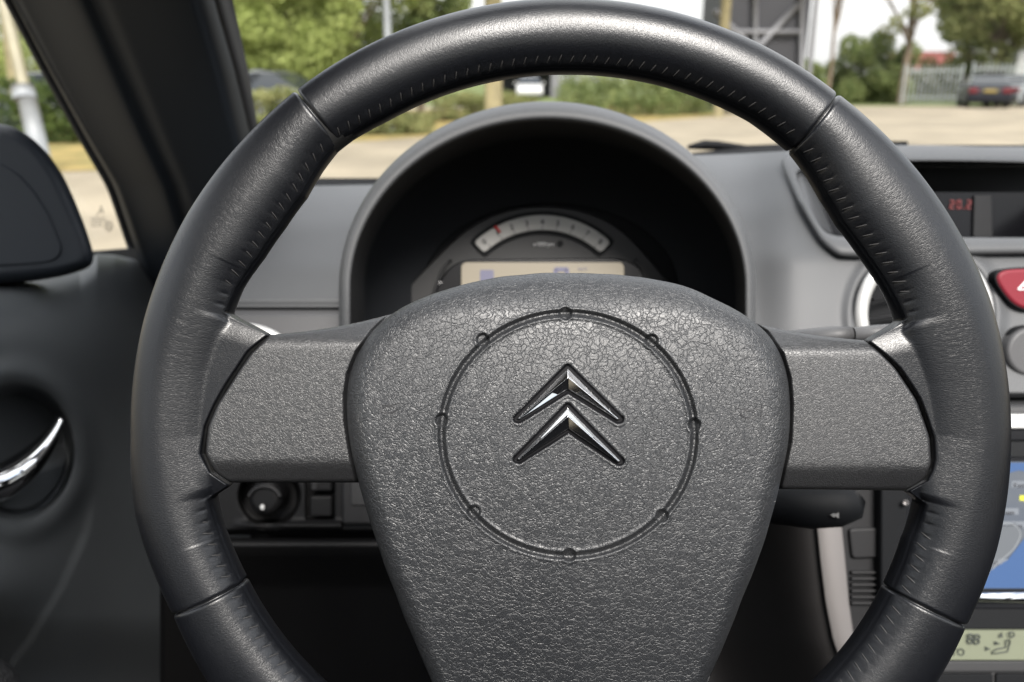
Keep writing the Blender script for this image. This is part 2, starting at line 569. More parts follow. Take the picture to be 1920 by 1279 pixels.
AZ = 64.0          # half depth of the rim
HS = 42.0          # height of the leather webs and of the spoke faces
def rim_segment(name, a0, a1, label=None, wear=0):
    na = int((a1 - a0) / 0.16)
    k = 132
    ang = np.linspace(a0, a1, na)
    t = np.linspace(0, 2 * np.pi, k, endpoint=False)
    A, T = np.meshgrid(ang, t, indexing='ij')
    ro, ri = rim_params(A)
    wgt, rs = spoke_reach(A)
    al_, as_ = np.mod(A, 360), np.mod(A + 180, 360) - 180
    wz = np.maximum(sstep(153, 165, al_) * (1 - sstep(185, 196, al_)), sstep(-17, -6, as_) * (1 - sstep(13.5, 26, as_)))
    rc = (ro + ri) / 2
    a = (ro - ri) / 2
    ct, st_ = np.cos(T), np.sin(T)
    sgn = np.sign(ct)
    # slightly squared section
    cc = np.sign(ct) * np.abs(ct) ** 0.92
    ss = np.sign(st_) * np.abs(st_) ** 0.96
    reach = np.where(wgt > 0, ri * (1 - wgt) + np.minimum(rs, ri + 6) * wgt, ri)
    inner = cc < 0
    r = np.where(inner, rc + cc * (rc - reach), rc + cc * a)
    circ_z = np.sqrt(np.clip(1 - np.clip(np.abs(r - rc) / a, 0, 1) ** 2.08, 0, 1)) * AZ
    # plateau of the web
    w_ = 9.0
    e = np.clip((r - reach) / w_, 0, 1)
    plate = HS * np.sqrt(np.clip(1 - (1 - e) ** 2, 0, 1))
    kk = 24.0
    h = np.clip(0.5 + 0.5 * (circ_z - plate) / kk, 0, 1)
    smax = circ_z * h + plate * (1 - h) + kk * h * (1 - h)
    z_in = circ_z * (1 - wz) + smax * wz
    # keep the roll at the very edge
    z_in = z_in * np.where(wz > 0, (1 - wz) + wz * np.sqrt(np.clip(1 - (1 - np.clip((r - reach) / 4.0, 0, 1)) ** 2, 0, 1)), 1)
    z = np.where(inner, z_in, np.abs(ss) * AZ) * np.sign(st_)
    z = np.where(inner & (wz <= 0), ss * AZ, z)
    # ends of the segment roll in to the seam
    de = np.minimum((A - a0), (a1 - A)) * np.pi / 180 * 745
    roll = np.where(de < 7, 1 - np.sqrt(np.clip(1 - (1 - np.clip(de, 0, 7) / 7) ** 2, 0, 1)), 0)
    shr = 8.0 * roll
    rr = r - shr * ct
    z = z - shr * ss
    # stretched-leather undulation and stitch pulls along the inside
    und = 0.35 * np.sin(A * 0.13 + 1.3) * np.sin(T * 2 + A * 0.021) + 0.12 * np.sin(A * .33 + T * 3)
    z = z + und * np.sign(st_) * np.abs(ss)
    stp = stitch_pitch
    ph = (A / stp) % 1.0
    dz = np.exp(-((ph - 0.5) / 0.16) ** 2)
    tpos = 2.50    # angle of the stitch line round the section
    band = np.exp(-((T - tpos) / 0.17) ** 2)
    pull = 1.3 * dz * band * (1 - wgt)
    rr = rr + pull * -cc
    z = z - pull * ss
    # crease line where the two hides meet, inside front
    cre = 1.1 * np.exp(-((T - 2.86) / 0.03) ** 2) * (1 - wgt)
    rr = rr - cre * cc
    z = z - cre * ss
    th = np.radians(A)
    # each ring: pixel position then lifted; small lens foreshortening compensation only for the front rim
    X = WC[0] + rr * np.cos(th)
    Y = WC[1] - rr * np.sin(th)
    zc = np.where(inner, np.clip(z, 0, 80), 0) * np.maximum(wgt, wz * .6) * sstep(20, 70, rc - r)
    V = wl(X, Y, zc)
    V[..., 2] = z * K
    V = V.reshape(-1, 3)
    q = grid_quads(na, k, False, True)
    c0 = V[:k].mean(0); c1 = V[-k:].mean(0)
    V = np.concatenate([V, [c0], [c1]])
    j = np.arange(k)
    tr = np.concatenate([np.stack([np.full(k, len(V) - 2), (j + 1) % k, j], -1),
                         np.stack([np.full(k, len(V) - 1), (na - 1) * k + j, (na - 1) * k + (j + 1) % k], -1)])
    me = fast_mesh(name, V, q[:, ::-1], tr[:, ::-1])
    # UV in metres: along the rim, round the section
    uv = np.zeros((len(V), 2))
    uu = np.radians(A) * 745 * K
    vv = T * 66 * K
    uv[:na * k, 0] = uu.ravel(); uv[:na * k, 1] = vv.ravel()
    uv[-2:] = uv[0]
    lv = np.empty(len(me.loops), np.int32)
    me.loops.foreach_get('vertex_index', lv)
    luv = uv[lv].copy()
    # fix the wrap seam
    jj = lv % k
    poly_n = len(q)
    ql = luv[:poly_n * 4].reshape(-1, 4, 2)
    mxv = ql[:, :, 1].max(1, keepdims=True)
    small = (mxv - ql[:, :, 1]) > 3 * 66 * K
    ql[:, :, 1] = np.where(small, ql[:, :, 1] + 2 * np.pi * 66 * K, ql[:, :, 1])
    luv[:poly_n * 4] = ql.reshape(-1, 2)
    lay = me.uv_layers.new(name='UVMap')
    lay.data.foreach_set('uv', luv.astype(np.float32).ravel())
    ob = link(name, me, M_rim, wheel, world=False)
    if label: ob['label'] = label
    # stitches of this segment
    sts = []
    n0 = math.ceil((a0 + 0.8) / stp - 0.5); n1 = math.floor((a1 - 0.8) / stp - 0.5)
    for i in range(n0, n1 + 1):
        ac = (i + 0.5) * stp
        wg, _ = spoke_reach(np.array([ac]))
        if wg[0] > 0.01: continue
        ro_, ri_ = rim_params(np.array([ac]))
        rc_, a_ = (ro_[0] + ri_[0]) / 2, (ro_[0] - ri_[0]) / 2
        pp = []
        L0, L1 = tpos - 0.20 + random.uniform(-.03, .03), tpos + 0.22
        for s_ in np.linspace(0, 1, 7):
            tt = L0 + (L1 - L0) * s_
            aa = math.radians(ac + (s_ - 0.5) * 0.85 * stp * 0.55)
            lift = -1.5 + 1.6 * math.sin(math.pi * s_) + 0.4
            c_ = math.copysign(abs(math.cos(tt)) ** 0.92, math.cos(tt)); s2 = abs(math.sin(tt)) ** 0.96
            rr_ = rc_ + c_ * (a_ + lift - 1.0)
            pp.append([rr_ * math.cos(aa) * K, rr_ * math.sin(aa) * K, s2 * (AZ + lift - 1.0) * K])
        sts.append((i, tube_mesh('s', np.array(pp), np.array([0.7, 1.2, 1.35, 1.35, 1.35, 1.2, 0.7]) * K, 6)))
    grp_, last = [[]], None
    for i_, st1 in sts:
        if last is not None and i_ != last + 1: grp_.append([])
        grp_[-1].append(st1); last = i_
    for g_ in grp_:
        V, q, t_ = join(g_)
        link('stitching', fast_mesh('stitching', V, q, t_), M_thread, ob, world=False)
    return ob
stitch_pitch = 1.78
rim_segment('leather_segment', 52.1, 128.4)
rim_segment('leather_segment', 128.5, 204.1)
rim_segment('leather_segment', 204.2, 334.3)
rim_segment('leather_segment', 334.4, 412.0)
# core under the seams
a = np.radians(np.linspace(0, 360, 200, endpoint=False))
tube('rim_core', M_slit, wheel, np.stack([745 * K * np.cos(a), 742 * K * np.sin(a), 0 * a], -1), 56 * K, 24, True, world=False)

# spokes -----------------------------------------------------------------------
def spoke(side):
    if side < 0:
        sp = [(430, 905), (400, 885), (383, 850), (388, 800), (405, 760), (450, 690), (470, 662), (505, 628)]
        ib, it = (760, 905), (760, 582)
        gap = 2
    else:
        sp = [(1700, 920), (1735, 900), (1748, 870), (1745, 820), (1720, 750), (1680, 690), (1650, 660), (1622, 638)]
        ib, it = (1380, 916), (1380, 596)
        gap = -2
    sp = np.array(sp, float)
    sp[:, 0] += gap
    # resample the seam curve by normalised y
    nu, nv = 160, 150
    yb, yt = sp[0, 1], sp[-1, 1]
    order = np.argsort(-sp[:, 1])
    vy = (yb - sp[:, 1]) / (yb - yt)
    v = np.linspace(0, 1, nv)
    # smooth the seam with a fine interpolation
    vs_ = np.interp(v, vy, sp[:, 0])
    ker = np.ones(9) / 9
    sm = np.convolve(np.pad(vs_, 4, mode='edge'), ker, 'valid')
    vs_ = np.where((v > .04) & (v < .96), sm, vs_)
    xs_ = vs_
    ys_ = yb + (yt - yb) * v
    u = np.linspace(0, 1, nu)
    U, Vv = np.meshgrid(u, v, indexing='ij')
    XI = np.full(nv, ib[0], float); YI = ib[1] + (it[1] - ib[1]) * v
    X = xs_[None] * (1 - U) + XI[None] * U
    Y = ys_[None] * (1 - U) + YI[None] * U
    Y = Y + 7 * np.sin(np.pi * U) * sstep(0.7, 1, Vv)
    # bevel ridges
    ridge_t = 641 if side < 0 else 655
    ridge_b = 868 if side < 0 else 878
    top = Y[:, -1:]
    bot = Y[:, :1]
    dt = np.clip((ridge_t - Y) / np.maximum(ridge_t - top, 6), 0, 1.3)
    db = np.clip((Y - ridge_b) / (bot - ridge_b), 0, 1.2)
    wdt = np.maximum(ridge_t - top, 6)
    soft = lambda x, k_: np.log1p(np.exp(np.clip(x * k_, -30, 30))) / k_
    slope_t = soft((ridge_t - Y) / 10.0, 2.2) * 10.0
    slope_b = soft((Y - ridge_b) / 10.0, 2.2) * 10.0
    Z = HS + 4 - 1.25 * slope_t - 0.62 * slope_b
    Z = Z + 3.0 * np.cos((Y - 760) / 130)      # faint crown
    pe = np.interp(Y, [560, 620, 660, 700, 740, 790, 850, 905], [760, 700, 672, 656, 650, 651, 660, 673]) if side < 0 else np.interp(Y, [580, 622, 662, 708, 760, 830, 890, 920], [1375, 1436, 1463, 1477, 1481, 1478, 1465, 1458])
    Z = Z - 16 * (sstep(-9, 2, X - pe) if side < 0 else sstep(9, -2, X - pe))
    # round over the extreme edges
    ed = np.minimum(Y - top, bot - Y)
    Z = Z - np.where(ed < 8, 8 - np.sqrt(np.clip(64 - (8 - np.clip(ed, 0, 8)) ** 2, 0, 64)), 0) * 1.2
    es = np.abs(X - xs_[None])
    Z = Z - np.where(es < 6, 6 - np.sqrt(np.clip(36 - (6 - np.clip(es, 0, 6)) ** 2, 0, 36)), 0) * 1.3
    V = wl(X, Y, Z).reshape(-1, 3)
    q = grid_quads(nu, nv)
    # skirt going back round the whole border
    bi = [i * nv + 0 for i in range(nu)] + [(nu - 1) * nv + j for j in range(1, nv)] + [i * nv + nv - 1 for i in range(nu - 2, -1, -1)] + [j for j in range(nv - 2, 0, -1)]
    bi = np.array(bi)
    rings = [V]
    base = len(V)
    qq = [q]
    prev = bi
    cur = V[bi].copy()
    cen = cur.mean(0)
    for zz, sh in ((-6, 1.0), (-34, 0.97), (-44, 0.9)):
        nr = cur.copy()
        nr[:, :2] = cen[:2] + (cur[:, :2] - cen[:2]) * sh
        nr[:, 2] = np.minimum(nr[:, 2], zz * K)
        rings.append(nr)
        idx = base + np.arange(len(bi))
        base += len(bi)
        n_ = len(bi)
        qq.append(np.stack([prev, np.roll(prev, -1), np.roll(idx, -1), idx], -1))
        prev = idx
    V = np.concatenate(rings + [np.array([[cen[0], cen[1], -46 * K]])])
    tri = np.stack([prev, np.roll(prev, -1), np.full(len(bi), len(V) - 1)], -1)
    me = fast_mesh('spoke', V, np.concatenate(qq), tri)
    bm = bmesh.new(); bm.from_mesh(me); bmesh.ops.recalc_face_normals(bm, faces=bm.faces); bm.to_mesh(me); bm.free()
    for p_ in me.polygons: p_.use_smooth = True
    return link('spoke', me, M_spoke, wheel, world=False)
spoke(-1)
spoke(1)

# airbag pad ---------------------------------------------------------------------
pad_pts = [(1060, 513), (1120, 514), (1180, 518), (1235, 526), (1285, 537), (1340, 562), (1395, 590), (1436, 622), (1463, 662), (1477, 708), (1481, 760),
           (1478, 830), (1465, 890), (1445, 970), (1420, 1050), (1390, 1122), (1360, 1200), (1325, 1279), (1290, 1360), (1250, 1430), (1180, 1475), (1068, 1490),
           (960, 1475), (890, 1440), (850, 1370), (812, 1279), (778, 1200), (742, 1110), (712, 1030), (690, 962), (672, 900), (660, 850), (651, 790), (650, 740), (656, 700),
           (672, 660), (698, 622), (738, 586), (790, 560), (845, 541), (905, 526), (980, 516)]
PC = np.array([1065.0, 800.0])
pp = np.array(pad_pts)
pa = np.unwrap(np.arctan2(-(pp[:, 1] - PC[1]), pp[:, 0] - PC[0]))
pr = np.hypot(pp[:, 0] - PC[0], pp[:, 1] - PC[1])
o_ = np.argsort(np.mod(pa, 2 * np.pi))
paS = np.mod(pa, 2 * np.pi)[o_]
prS = pr[o_]
def pad_R(th):
    r = np.interp(np.mod(th, 2 * np.pi), np.concatenate([paS - 2 * np.pi, paS, paS + 2 * np.pi]), np.tile(prS, 3))
    return r
NA, NR = 1300, 330
th = np.linspace(0, 2 * np.pi, NA, endpoint=False)
Rt = pad_R(th)
ker = np.hanning(41); ker /= ker.sum()
Rt = np.convolve(np.pad(Rt, 20, mode='wrap'), ker, 'valid')
s = np.linspace(0.004, 1, NR)
TH, SS = np.meshgrid(th, s, indexing='ij')
RR = SS * Rt[:, None]
X = PC[0] + RR * np.cos(TH)
Y = PC[1] - RR * np.sin(TH)

def poly_dist(X, Y, poly):
    """signed distance (positive outside) to a closed polygon"""
    poly = np.asarray(poly, float)
    d = np.full(X.shape, 1e9)
    ins = np.zeros(X.shape, bool)
    n = len(poly)
    for i in range(n):
        a, b = poly[i], poly[(i + 1) % n]
        ex, ey = b - a
        wx, wy = X - a[0], Y - a[1]
        t = np.clip((wx * ex + wy * ey) / (ex * ex + ey * ey), 0, 1)
        d = np.minimum(d, np.hypot(wx - ex * t, wy - ey * t))
        c = ((a[1] <= Y) & (b[1] > Y)) | ((b[1] <= Y) & (a[1] > Y))
        with np.errstate(divide='ignore', invalid='ignore'):
            xi = a[0] + (Y - a[1]) / (ey if ey != 0 else 1e-9) * ex
        ins ^= c & (X < xi)
    return np.where(ins, -d, d)
chev_up = [(969, 785), (1064.5, 690), (1163, 786), (1159, 787), (1065, 729), (973, 786)]
chev_lo = [(969, 861), (1064.5, 763), (1164, 865), (1160, 866), (1066, 804), (973, 862)]

ZC = 116.0
e = (1 - SS) * Rt[:, None]
# edge roll width varies round the pad: wide at the top, tight at the sides
wtop = np.exp(-((np.mod(TH, 2 * np.pi) - np.pi / 2) / 0.85) ** 2)
wid = 38 + 75 * wtop
drop = 48 + 26 * wtop
q_ = np.clip(1 - e / wid, 0, 1)
Z = ZC - drop * (1 - np.sqrt(np.clip(1 - (q_ * 0.995) ** 2.2, 0, 1)))
Z = Z - 22 * ((X - PC[0]) / 420) ** 2 - 44 * np.clip((Y - 800) / 480, 0, 2) ** 2 - 26 * np.clip((800 - Y) / 285, 0, 1) ** 2
# ring groove
GX, GY = 1065.0, 815.0
rho = np.hypot((X - GX) / 237.0, (Y - GY) / 227.5)
dr = (rho - 1) * 232
g = np.exp(-np.abs(dr / 5.6) ** 2.4)
Z = Z - 10.5 * g + 1.2 * np.exp(-((np.abs(dr) - 9) / 3.0) ** 2)
# the disc inside the ring is very slightly dished
Z = Z - 3.0 * sstep(1.0, 0.93, rho)
for dx, dy in ((1060, 588), (1222, 639), (1302, 797), (1241, 968), (1067, 1041), (889, 960), (828, 788), (905, 637)):
    dd = np.hypot(X - dx, Y - dy)
    Z = Z - 8.0 * (1 - sstep(8, 13.5, dd)) * (1 - 0.35 * g) + 1.0 * np.exp(-((dd - 15) / 2.5) ** 2)
for ch in (chev_up, chev_lo):
    dd = poly_dist(X, Y, ch)
    Z = Z - 7.5 * (1 - sstep(3.5, 9.5, dd)) + 0.8 * np.exp(-((dd - 11) / 2.5) ** 2)
padZ = Z
V = wl(X, Y, Z).reshape(-1, 3)
q = grid_quads(NA, NR, True, False)
edge = np.arange(NA) * NR + NR - 1
e1 = V[edge].copy()
c = e1.mean(0)
V2 = e1.copy(); V2[:, :2] = c[:2] + (e1[:, :2] - c[:2]) * 0.985; V2[:, 2] = 34 * K
V3 = e1.copy(); V3[:, :2] = c[:2] + (e1[:, :2] - c[:2]) * 0.93; V3[:, 2] = -30 * K
n0 = len(V)
i1, i2 = n0 + np.arange(NA), n0 + NA + np.arange(NA)
V = np.concatenate([V, V2, V3, [[V[:, 0].mean(), V[:, 1].mean(), -30 * K]], [V[0:1].mean(0)]])
cidx = len(V) - 1
V[cidx] = V[np.arange(NA) * NR].mean(0)
q = np.concatenate([q, np.stack([edge, np.roll(edge, -1), np.roll(i1, -1), i1], -1), np.stack([i1, np.roll(i1, -1), np.roll(i2, -1), i2], -1)])
inn = np.arange(NA) * NR
tri = np.concatenate([np.stack([inn, np.roll(inn, -1), np.full(NA, cidx)], -1)[:, ::-1], np.stack([i2, np.roll(i2, -1), np.full(NA, cidx - 1)], -1)])
me = fast_mesh('airbag_pad', V, q[:, ::-1], tri[:, ::-1])
bm = bmesh.new(); bm.from_mesh(me); bmesh.ops.recalc_face_normals(bm, faces=bm.faces); bm.to_mesh(me); bm.free()
me.polygons.foreach_set('use_smooth', np.ones(len(me.polygons), bool))
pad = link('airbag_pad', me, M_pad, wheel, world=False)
# emblem recesses: same vinyl, their shade put into a smooth black colour
me.materials.append(M_recess_shade)
shadem = np.minimum(poly_dist(X, Y, chev_up), poly_dist(X, Y, chev_lo)).ravel() < 8.0
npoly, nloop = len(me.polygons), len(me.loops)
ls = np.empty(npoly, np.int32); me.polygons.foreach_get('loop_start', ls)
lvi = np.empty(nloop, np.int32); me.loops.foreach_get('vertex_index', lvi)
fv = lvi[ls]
mi_ = np.where((fv < len(shadem)) & shadem[np.minimum(fv, len(shadem) - 1)], 1, 0).astype(np.int32)
mi_[fv >= len(shadem)] = 0
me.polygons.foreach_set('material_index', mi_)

def pad_z(px, py):
    i = np.argmin((X - px) ** 2 + (Y - py) ** 2)
    return padZ.ravel()[i]

# hub behind the pad, hides the inside of the wheel
hub = [(700, 640), (1420, 640), (1430, 890), (1300, 1250), (1180, 1400), (950, 1400), (830, 1250), (700, 890)]
Vh = []
for z in (20, -110):
    for (x, y) in hub:
        Vh.append(wl(x, y, z))
nh = len(hub)
tri = []
for i in range(1, nh - 1):
    tri += [(0, i, i + 1), (nh, nh + i + 1, nh + i)]
qh = [(i, i + nh, (i + 1) % nh + nh, (i + 1) % nh) for i in range(nh)]
link('hub', fast_mesh('hub', np.array(Vh), qh, tri, False), M_black, wheel, world=False)
# lower spoke joining pad to the bottom of the rim
tube('lower_spoke', M_spoke, wheel, [wl(1068, 1380, 0), wl(1068, 1460, 5), wl(1068, 1560, 0)], np.array([150, 120, 130]) * K, 24, flat=(np.array([0, 0, 1.0]), 0.25), world=False)

def chevron(name, tl, ap, trt, ai, ridge):
    """faceted chrome chevron: outer edge tl-ap-tr, inner edge tl-ai-tr, raised ridge between"""
    zb = pad_z(*ap) + 3
    f = 0.86
    tl2 = (tl[0] + (ai[0] - tl[0]) * .04, tl[1] + 2.6)
    tr2 = (trt[0] + (ai[0] - trt[0]) * .04, trt[1] + 2.6)
    zt = [zb + 9.0, zb + 17.5, zb + 9.0]
    rows = {'o': [tl, ap, trt], 'r': [((tl[0] + tl2[0]) / 2 + 2, (tl[1] + tl2[1]) / 2 - 0.5), ridge, ((trt[0] + tr2[0]) / 2 - 2, (trt[1] + tr2[1]) / 2 - 0.5)], 'i': [tl2, ai, tr2]}
    bm = bmesh.new()
    vo = [bm.verts.new(wl(x, y, zb + 5)) for x, y in rows['o']]
    vr = [bm.verts.new(wl(x, y, z)) for (x, y), z in zip(rows['r'], zt)]
    vi = [bm.verts.new(wl(x, y, zb + 5)) for x, y in rows['i']]
    bo = [bm.verts.new(wl(x, y, zb - 6)) for x, y in rows['o']]
    bi_ = [bm.verts.new(wl(x, y, zb - 6)) for x, y in rows['i']]
    for k in (0, 1):
        bm.faces.new((vo[k], vo[k + 1], vr[k + 1], vr[k]))
        bm.faces.new((vr[k], vr[k + 1], vi[k + 1], vi[k]))
        bm.faces.new((bo[k], bo[k + 1], vo[k + 1], vo[k]))
        bm.faces.new((vi[k], vi[k + 1], bi_[k + 1], bi_[k]))
        bm.faces.new((bi_[k], bi_[k + 1], bo[k + 1], bo[k]))
    for k in (0, 2):
        bm.faces.new((vo[k], vr[k], vi[k]))
        bm.faces.new((vo[k], vi[k], bi_[k], bo[k]))
    bmesh.ops.recalc_face_normals(bm, faces=bm.faces)
    me = bpy.data.meshes.new(name)
    bm.to_mesh(me); bm.free()
    for p_ in me.polygons: p_.use_smooth = True
    ob = link(name, me, M_chrome, pad, world=False)
    m = ob.modifiers.new('bevel', 'BEVEL'); m.width = 1.1 * K; m.segments = 3; m.limit_method = 'ANGLE'; m.angle_limit = R(15)
    ob.modifiers.new('wn', 'WEIGHTED_NORMAL')
    return ob
chevron('chevron_emblem', (969.5, 784), (1064.5, 690.5), (1162.5, 785), (1065, 730), (1065, 708))['label'] = 'upper chrome chevron'
chevron('chevron_emblem', (969.5, 860), (1064.5, 763.5), (1163.5, 864), (1066, 804), (1065, 781))['label'] = 'lower chrome chevron'

def horn_symbol(cx, cy, sx):
    parts = []
    def ln(pts, rad=1.0, closed=False):
        pts = np.array(pts, float)
        if not closed:
            n = 24
            tt = np.linspace(0, len(pts) - 1, n)
            pts = np.stack([np.interp(tt, np.arange(len(pts)), pts[:, i]) for i in (0, 1)], -1)
        w3 = np.array([wl(cx + sx * x, cy + y, pad_z(cx + sx * x, cy + y) - 0.1) for x, y in pts])
        parts.append(tube_mesh('h', w3, rad * K, 6, closed))
    ln([(-18, -17), (-17.5, 0), (-15.5, 11)], 0.8)
    ln([(-17, -16), (-14, -11), (-9, -8.5), (2, -7.5), (14, -8), (24, -10), (29, -12), (30, -8)])
    ln([(-13, 5), (-10, 1.5), (-7, 0), (-6, 2), (-3, 6), (5, 9), (13, 8.5), (21, 4.5), (24, 1)])
    a = np.linspace(0, 2 * np.pi, 28, endpoint=False)
    ln(np.stack([8 + 13.5 * np.cos(a), 0.5 + 6.0 * np.sin(a) - 1.0 * np.cos(a)], -1), 1.1, True)
    V, q, t_ = join(parts)
    link('horn_symbol', fast_mesh('horn_symbol', V, q, t_), M_horn, pad, world=False)
horn_symbol(721, 767, 1)
horn_symbol(1411, 776, -1)

# ================================================================== DASHBOARD
dash = thing('dashboard', 'grey moulded dashboard with arched instrument hood and round silver vents', 'dashboard', P(1100, 640, 0.75))
def lin(xs, ys):
    g_ = np.arange(200, 1560, 2.0)
    v_ = np.interp(g_, xs, ys)
    k_ = np.hanning(31); k_ /= k_.sum()
    v_ = np.convolve(np.pad(v_, 15, mode='edge'), k_, 'valid')
    return lambda y: np.interp(y, g_, v_)
d_left = lin([300, 338, 352, 372, 420, 500, 577, 640, 905, 1300], [.98, .95, .90, .86, .80, .735, .70, .685, .67, .66])
d_right = lin([255, 285, 300, 330, 400, 500, 620, 748, 1300], [.98, .93, .86, .80, .72, .67, .64, .62, .60])

# left upper
def x_(x0, x1): return lambda U, V: x0 + (x1 - x0) * U
relief('upper_panel', M_dash, dash, lambda U, V: 405 + (1026 - 391 * np.sqrt(np.clip(1 - (1 - (np.clip(350 + 226 * V, 190, 540) - 190) / 350) ** 2, 0, 1)) + 12 - 405) * U, lambda U, V: (352 - 6 * U) * (1 - V) + 576 * V, lambda X, Y: d_left(Y) + .006 * sstep(560, 577, Y), 60, 120)
relief('lower_panel', M_dash2, dash, x_(390, 648), lambda U, V: 581 + (690 - 581) * V, lambda X, Y: d_left(Y) + .008 * sstep(592, 580, Y) + .0 * X, 60, 60)
relief('panel_backing', M_black, dash, x_(400, 645), lambda U, V: 560 + 60 * V, lambda X, Y: .73 + 0 * X, 4, 4)
# left vent (only its bright rim shows above the spoke)
def ring(name, cx, cy, r, d, w, mat, parent, tiltv=None):
    a = np.linspace(0, 2 * np.pi, 72, endpoint=False)
    pts = P(cx + r * np.cos(a), cy - r * np.sin(a), d)
    return tube(name, mat, parent, pts, w / F * d, 14, True, flat=(FW, 0.7))
lv = slab('air_vent', M_black, dash, circ(452, 742, 130), 0.672, 0.03, 0.004)
ring('vent_ring', 452, 742, 126, 0.670, 11, M_ring, lv)
# right upper panel with the hole for the centre display and the vent
d_disp = lin([262, 285, 300, 380, 480, 620, 748], [.84, .80, .768, .705, .660, .640, .62])
def dr_fun(X, Y):
    mB = sstep(1350, 1490, X)
    d = d_right(Y) * (1 - mB) + (d_disp(Y) + .003) * mB
    # display recess
    m = sstep(1490, 1545, X + (Y - 300) * -0.30) * sstep(292, 312, Y) * sstep(462, 448, Y)
    d = d + .16 * m
    vv = np.hypot(X - 1733, Y - 590)
    d = d + .05 * sstep(122, 112, vv) - .004 * np.exp(-((vv - 140) / 12) ** 2)
    # swell towards the instrument hood
    d = d + .018 * np.exp(-((X - 1400) / 60) ** 2) + .008 * sstep(735, 747, Y)
    return d
relief('facia_panel', M_dash, dash, lambda U, V: (1026 + 391 * np.sqrt(np.clip(1 - (1 - (np.clip(285 + 461 * V, 190, 540) - 190) / 350) ** 2, 0, 1)) - 14) * (1 - U) + 2080 * U, lambda U, V: (291 - 16 * sstep(0, .5, U)) * (1 - V) + 746 * V, dr_fun, 330, 240)
relief('panel_backing', M_black, dash, x_(1560, 2080), lambda U, V: 735 + 30 * V, lambda X, Y: .64 + 0 * X, 4, 4)

def loft(name, mat, parent, rings, smooth=True, closed=True, sub=0):
    """rings: list of (pts (n,2), depth scalar or array)"""
    n = max(len(r_[0]) for r_ in rings)
    Vs = []
    for pts, d in rings:
        pts = np.array(pts, float)
        Vs.append(P(pts[:, 0], pts[:, 1], d))
    V = np.concatenate(Vs)
    me = fast_mesh(name, V, grid_quads(len(rings), len(rings[0][0]), False, closed), smooth=smooth)
    bm = bmesh.new(); bm.from_mesh(me); bmesh.ops.recalc_face_normals(bm, faces=bm.faces); bm.to_mesh(me); bm.free()
    ob = link(name, me, mat, parent)
    return ob

def resample(pts, n, closed=True, smooth=0):
    pts = np.array(pts, float)
    if closed: pts = np.concatenate([pts, pts[:1]])
    L_ = np.concatenate([[0], np.cumsum(np.hypot(*np.diff(pts, axis=0).T))])
    t = np.linspace(0, L_[-1], n, endpoint=not closed)
    r = np.stack([np.interp(t, L_, pts[:, i]) for i in (0, 1)], -1)
    for _ in range(smooth):
        if closed: r = (np.roll(r, 1, 0) + 2 * r + np.roll(r, -1, 0)) / 4
        else: r[1:-1] = (r[:-2] + 2 * r[1:-1] + r[2:]) / 4
    return r

# centre display surround: closed frame, inner lip, deep recess
fo = [(1463, 306), (1478, 284), (1540, 277), (1640, 273), (1760, 273), (1920, 279), (2090, 292), (2090, 478), (1920, 476), (1760, 478), (1640, 482), (1572, 482), (1538, 455), (1500, 390)]
fi = [(1489, 326), (1512, 314), (1560, 308), (1640, 303), (1760, 302), (1920, 305), (2075, 315), (2075, 446), (1920, 446), (1760, 445), (1640, 444), (1572, 444), (1545, 436), (1515, 385)]
def interp_ring(a, b, t): return [(p[0] * (1 - t) + q[0] * t, p[1] * (1 - t) + q[1] * t) for p, q in zip(a, b)]
def seg_res(a, n=14):
    a = np.array(a, float)
    k_ = len(a); r = []
    for i in range(k_):
        for j in range(n):
            t = j / n
            r.append(a[i] * (1 - t) + a[(i + 1) % k_] * t)
    r = np.array(r)
    for _ in range(22): r = (np.roll(r, 1, 0) + 2 * r + np.roll(r, -1, 0)) / 4
    return r
def frame_d(r, off): return np.interp(r[:, 1], [270, 300, 380, 480], [.80, .765, .70, .655]) + off
RO, RI = seg_res(fo), seg_res(fi)
lerp = lambda t: RO * (1 - t) + RI * t
dh = loft('display_hood', M_dash, dash, [(lerp(-.03), frame_d(lerp(0), .012)), (lerp(0), frame_d(lerp(0), .002)), (lerp(.2), frame_d(lerp(.2), -.003)), (lerp(.5), frame_d(lerp(.5), -.006)), (lerp(.8), frame_d(lerp(.8), -.006)), (lerp(.97), frame_d(lerp(1), -.003)), (RI, frame_d(RI, .0)), (RI, frame_d(RI, .012))])
c_ = RI.mean(0)
R2 = c_ + (RI - c_) * .985
loft('display_recess', M_black, dh, [(RI, frame_d(RI, .010)), (R2, frame_d(R2, .05)), (c_ + (RI - c_) * .97, .80 + 0 * RI[:, 0])])
slab('display_screen', M_gloss, dh, [(1500, 360), (2080, 360), (2080, 452), (1530, 452)], 0.775, 0.01, 0.0005)
M_dspl = material('display_dark', (0.010, 0.011, 0.012), 0.3)
M_dspl2 = material('display_divider', (0.035, 0.035, 0.038), 0.5)
slab('display_divider', M_dark, dh, [(1827, 366), (1860, 366), (1862, 452), (1825, 452)], 0.772, 0.004, 0.0008)
M_redlcd = material('red_digits', (0.06, 0.004, 0.004), 0.5, emis=(0.9, 0.05, 0.05), estr=0.06)
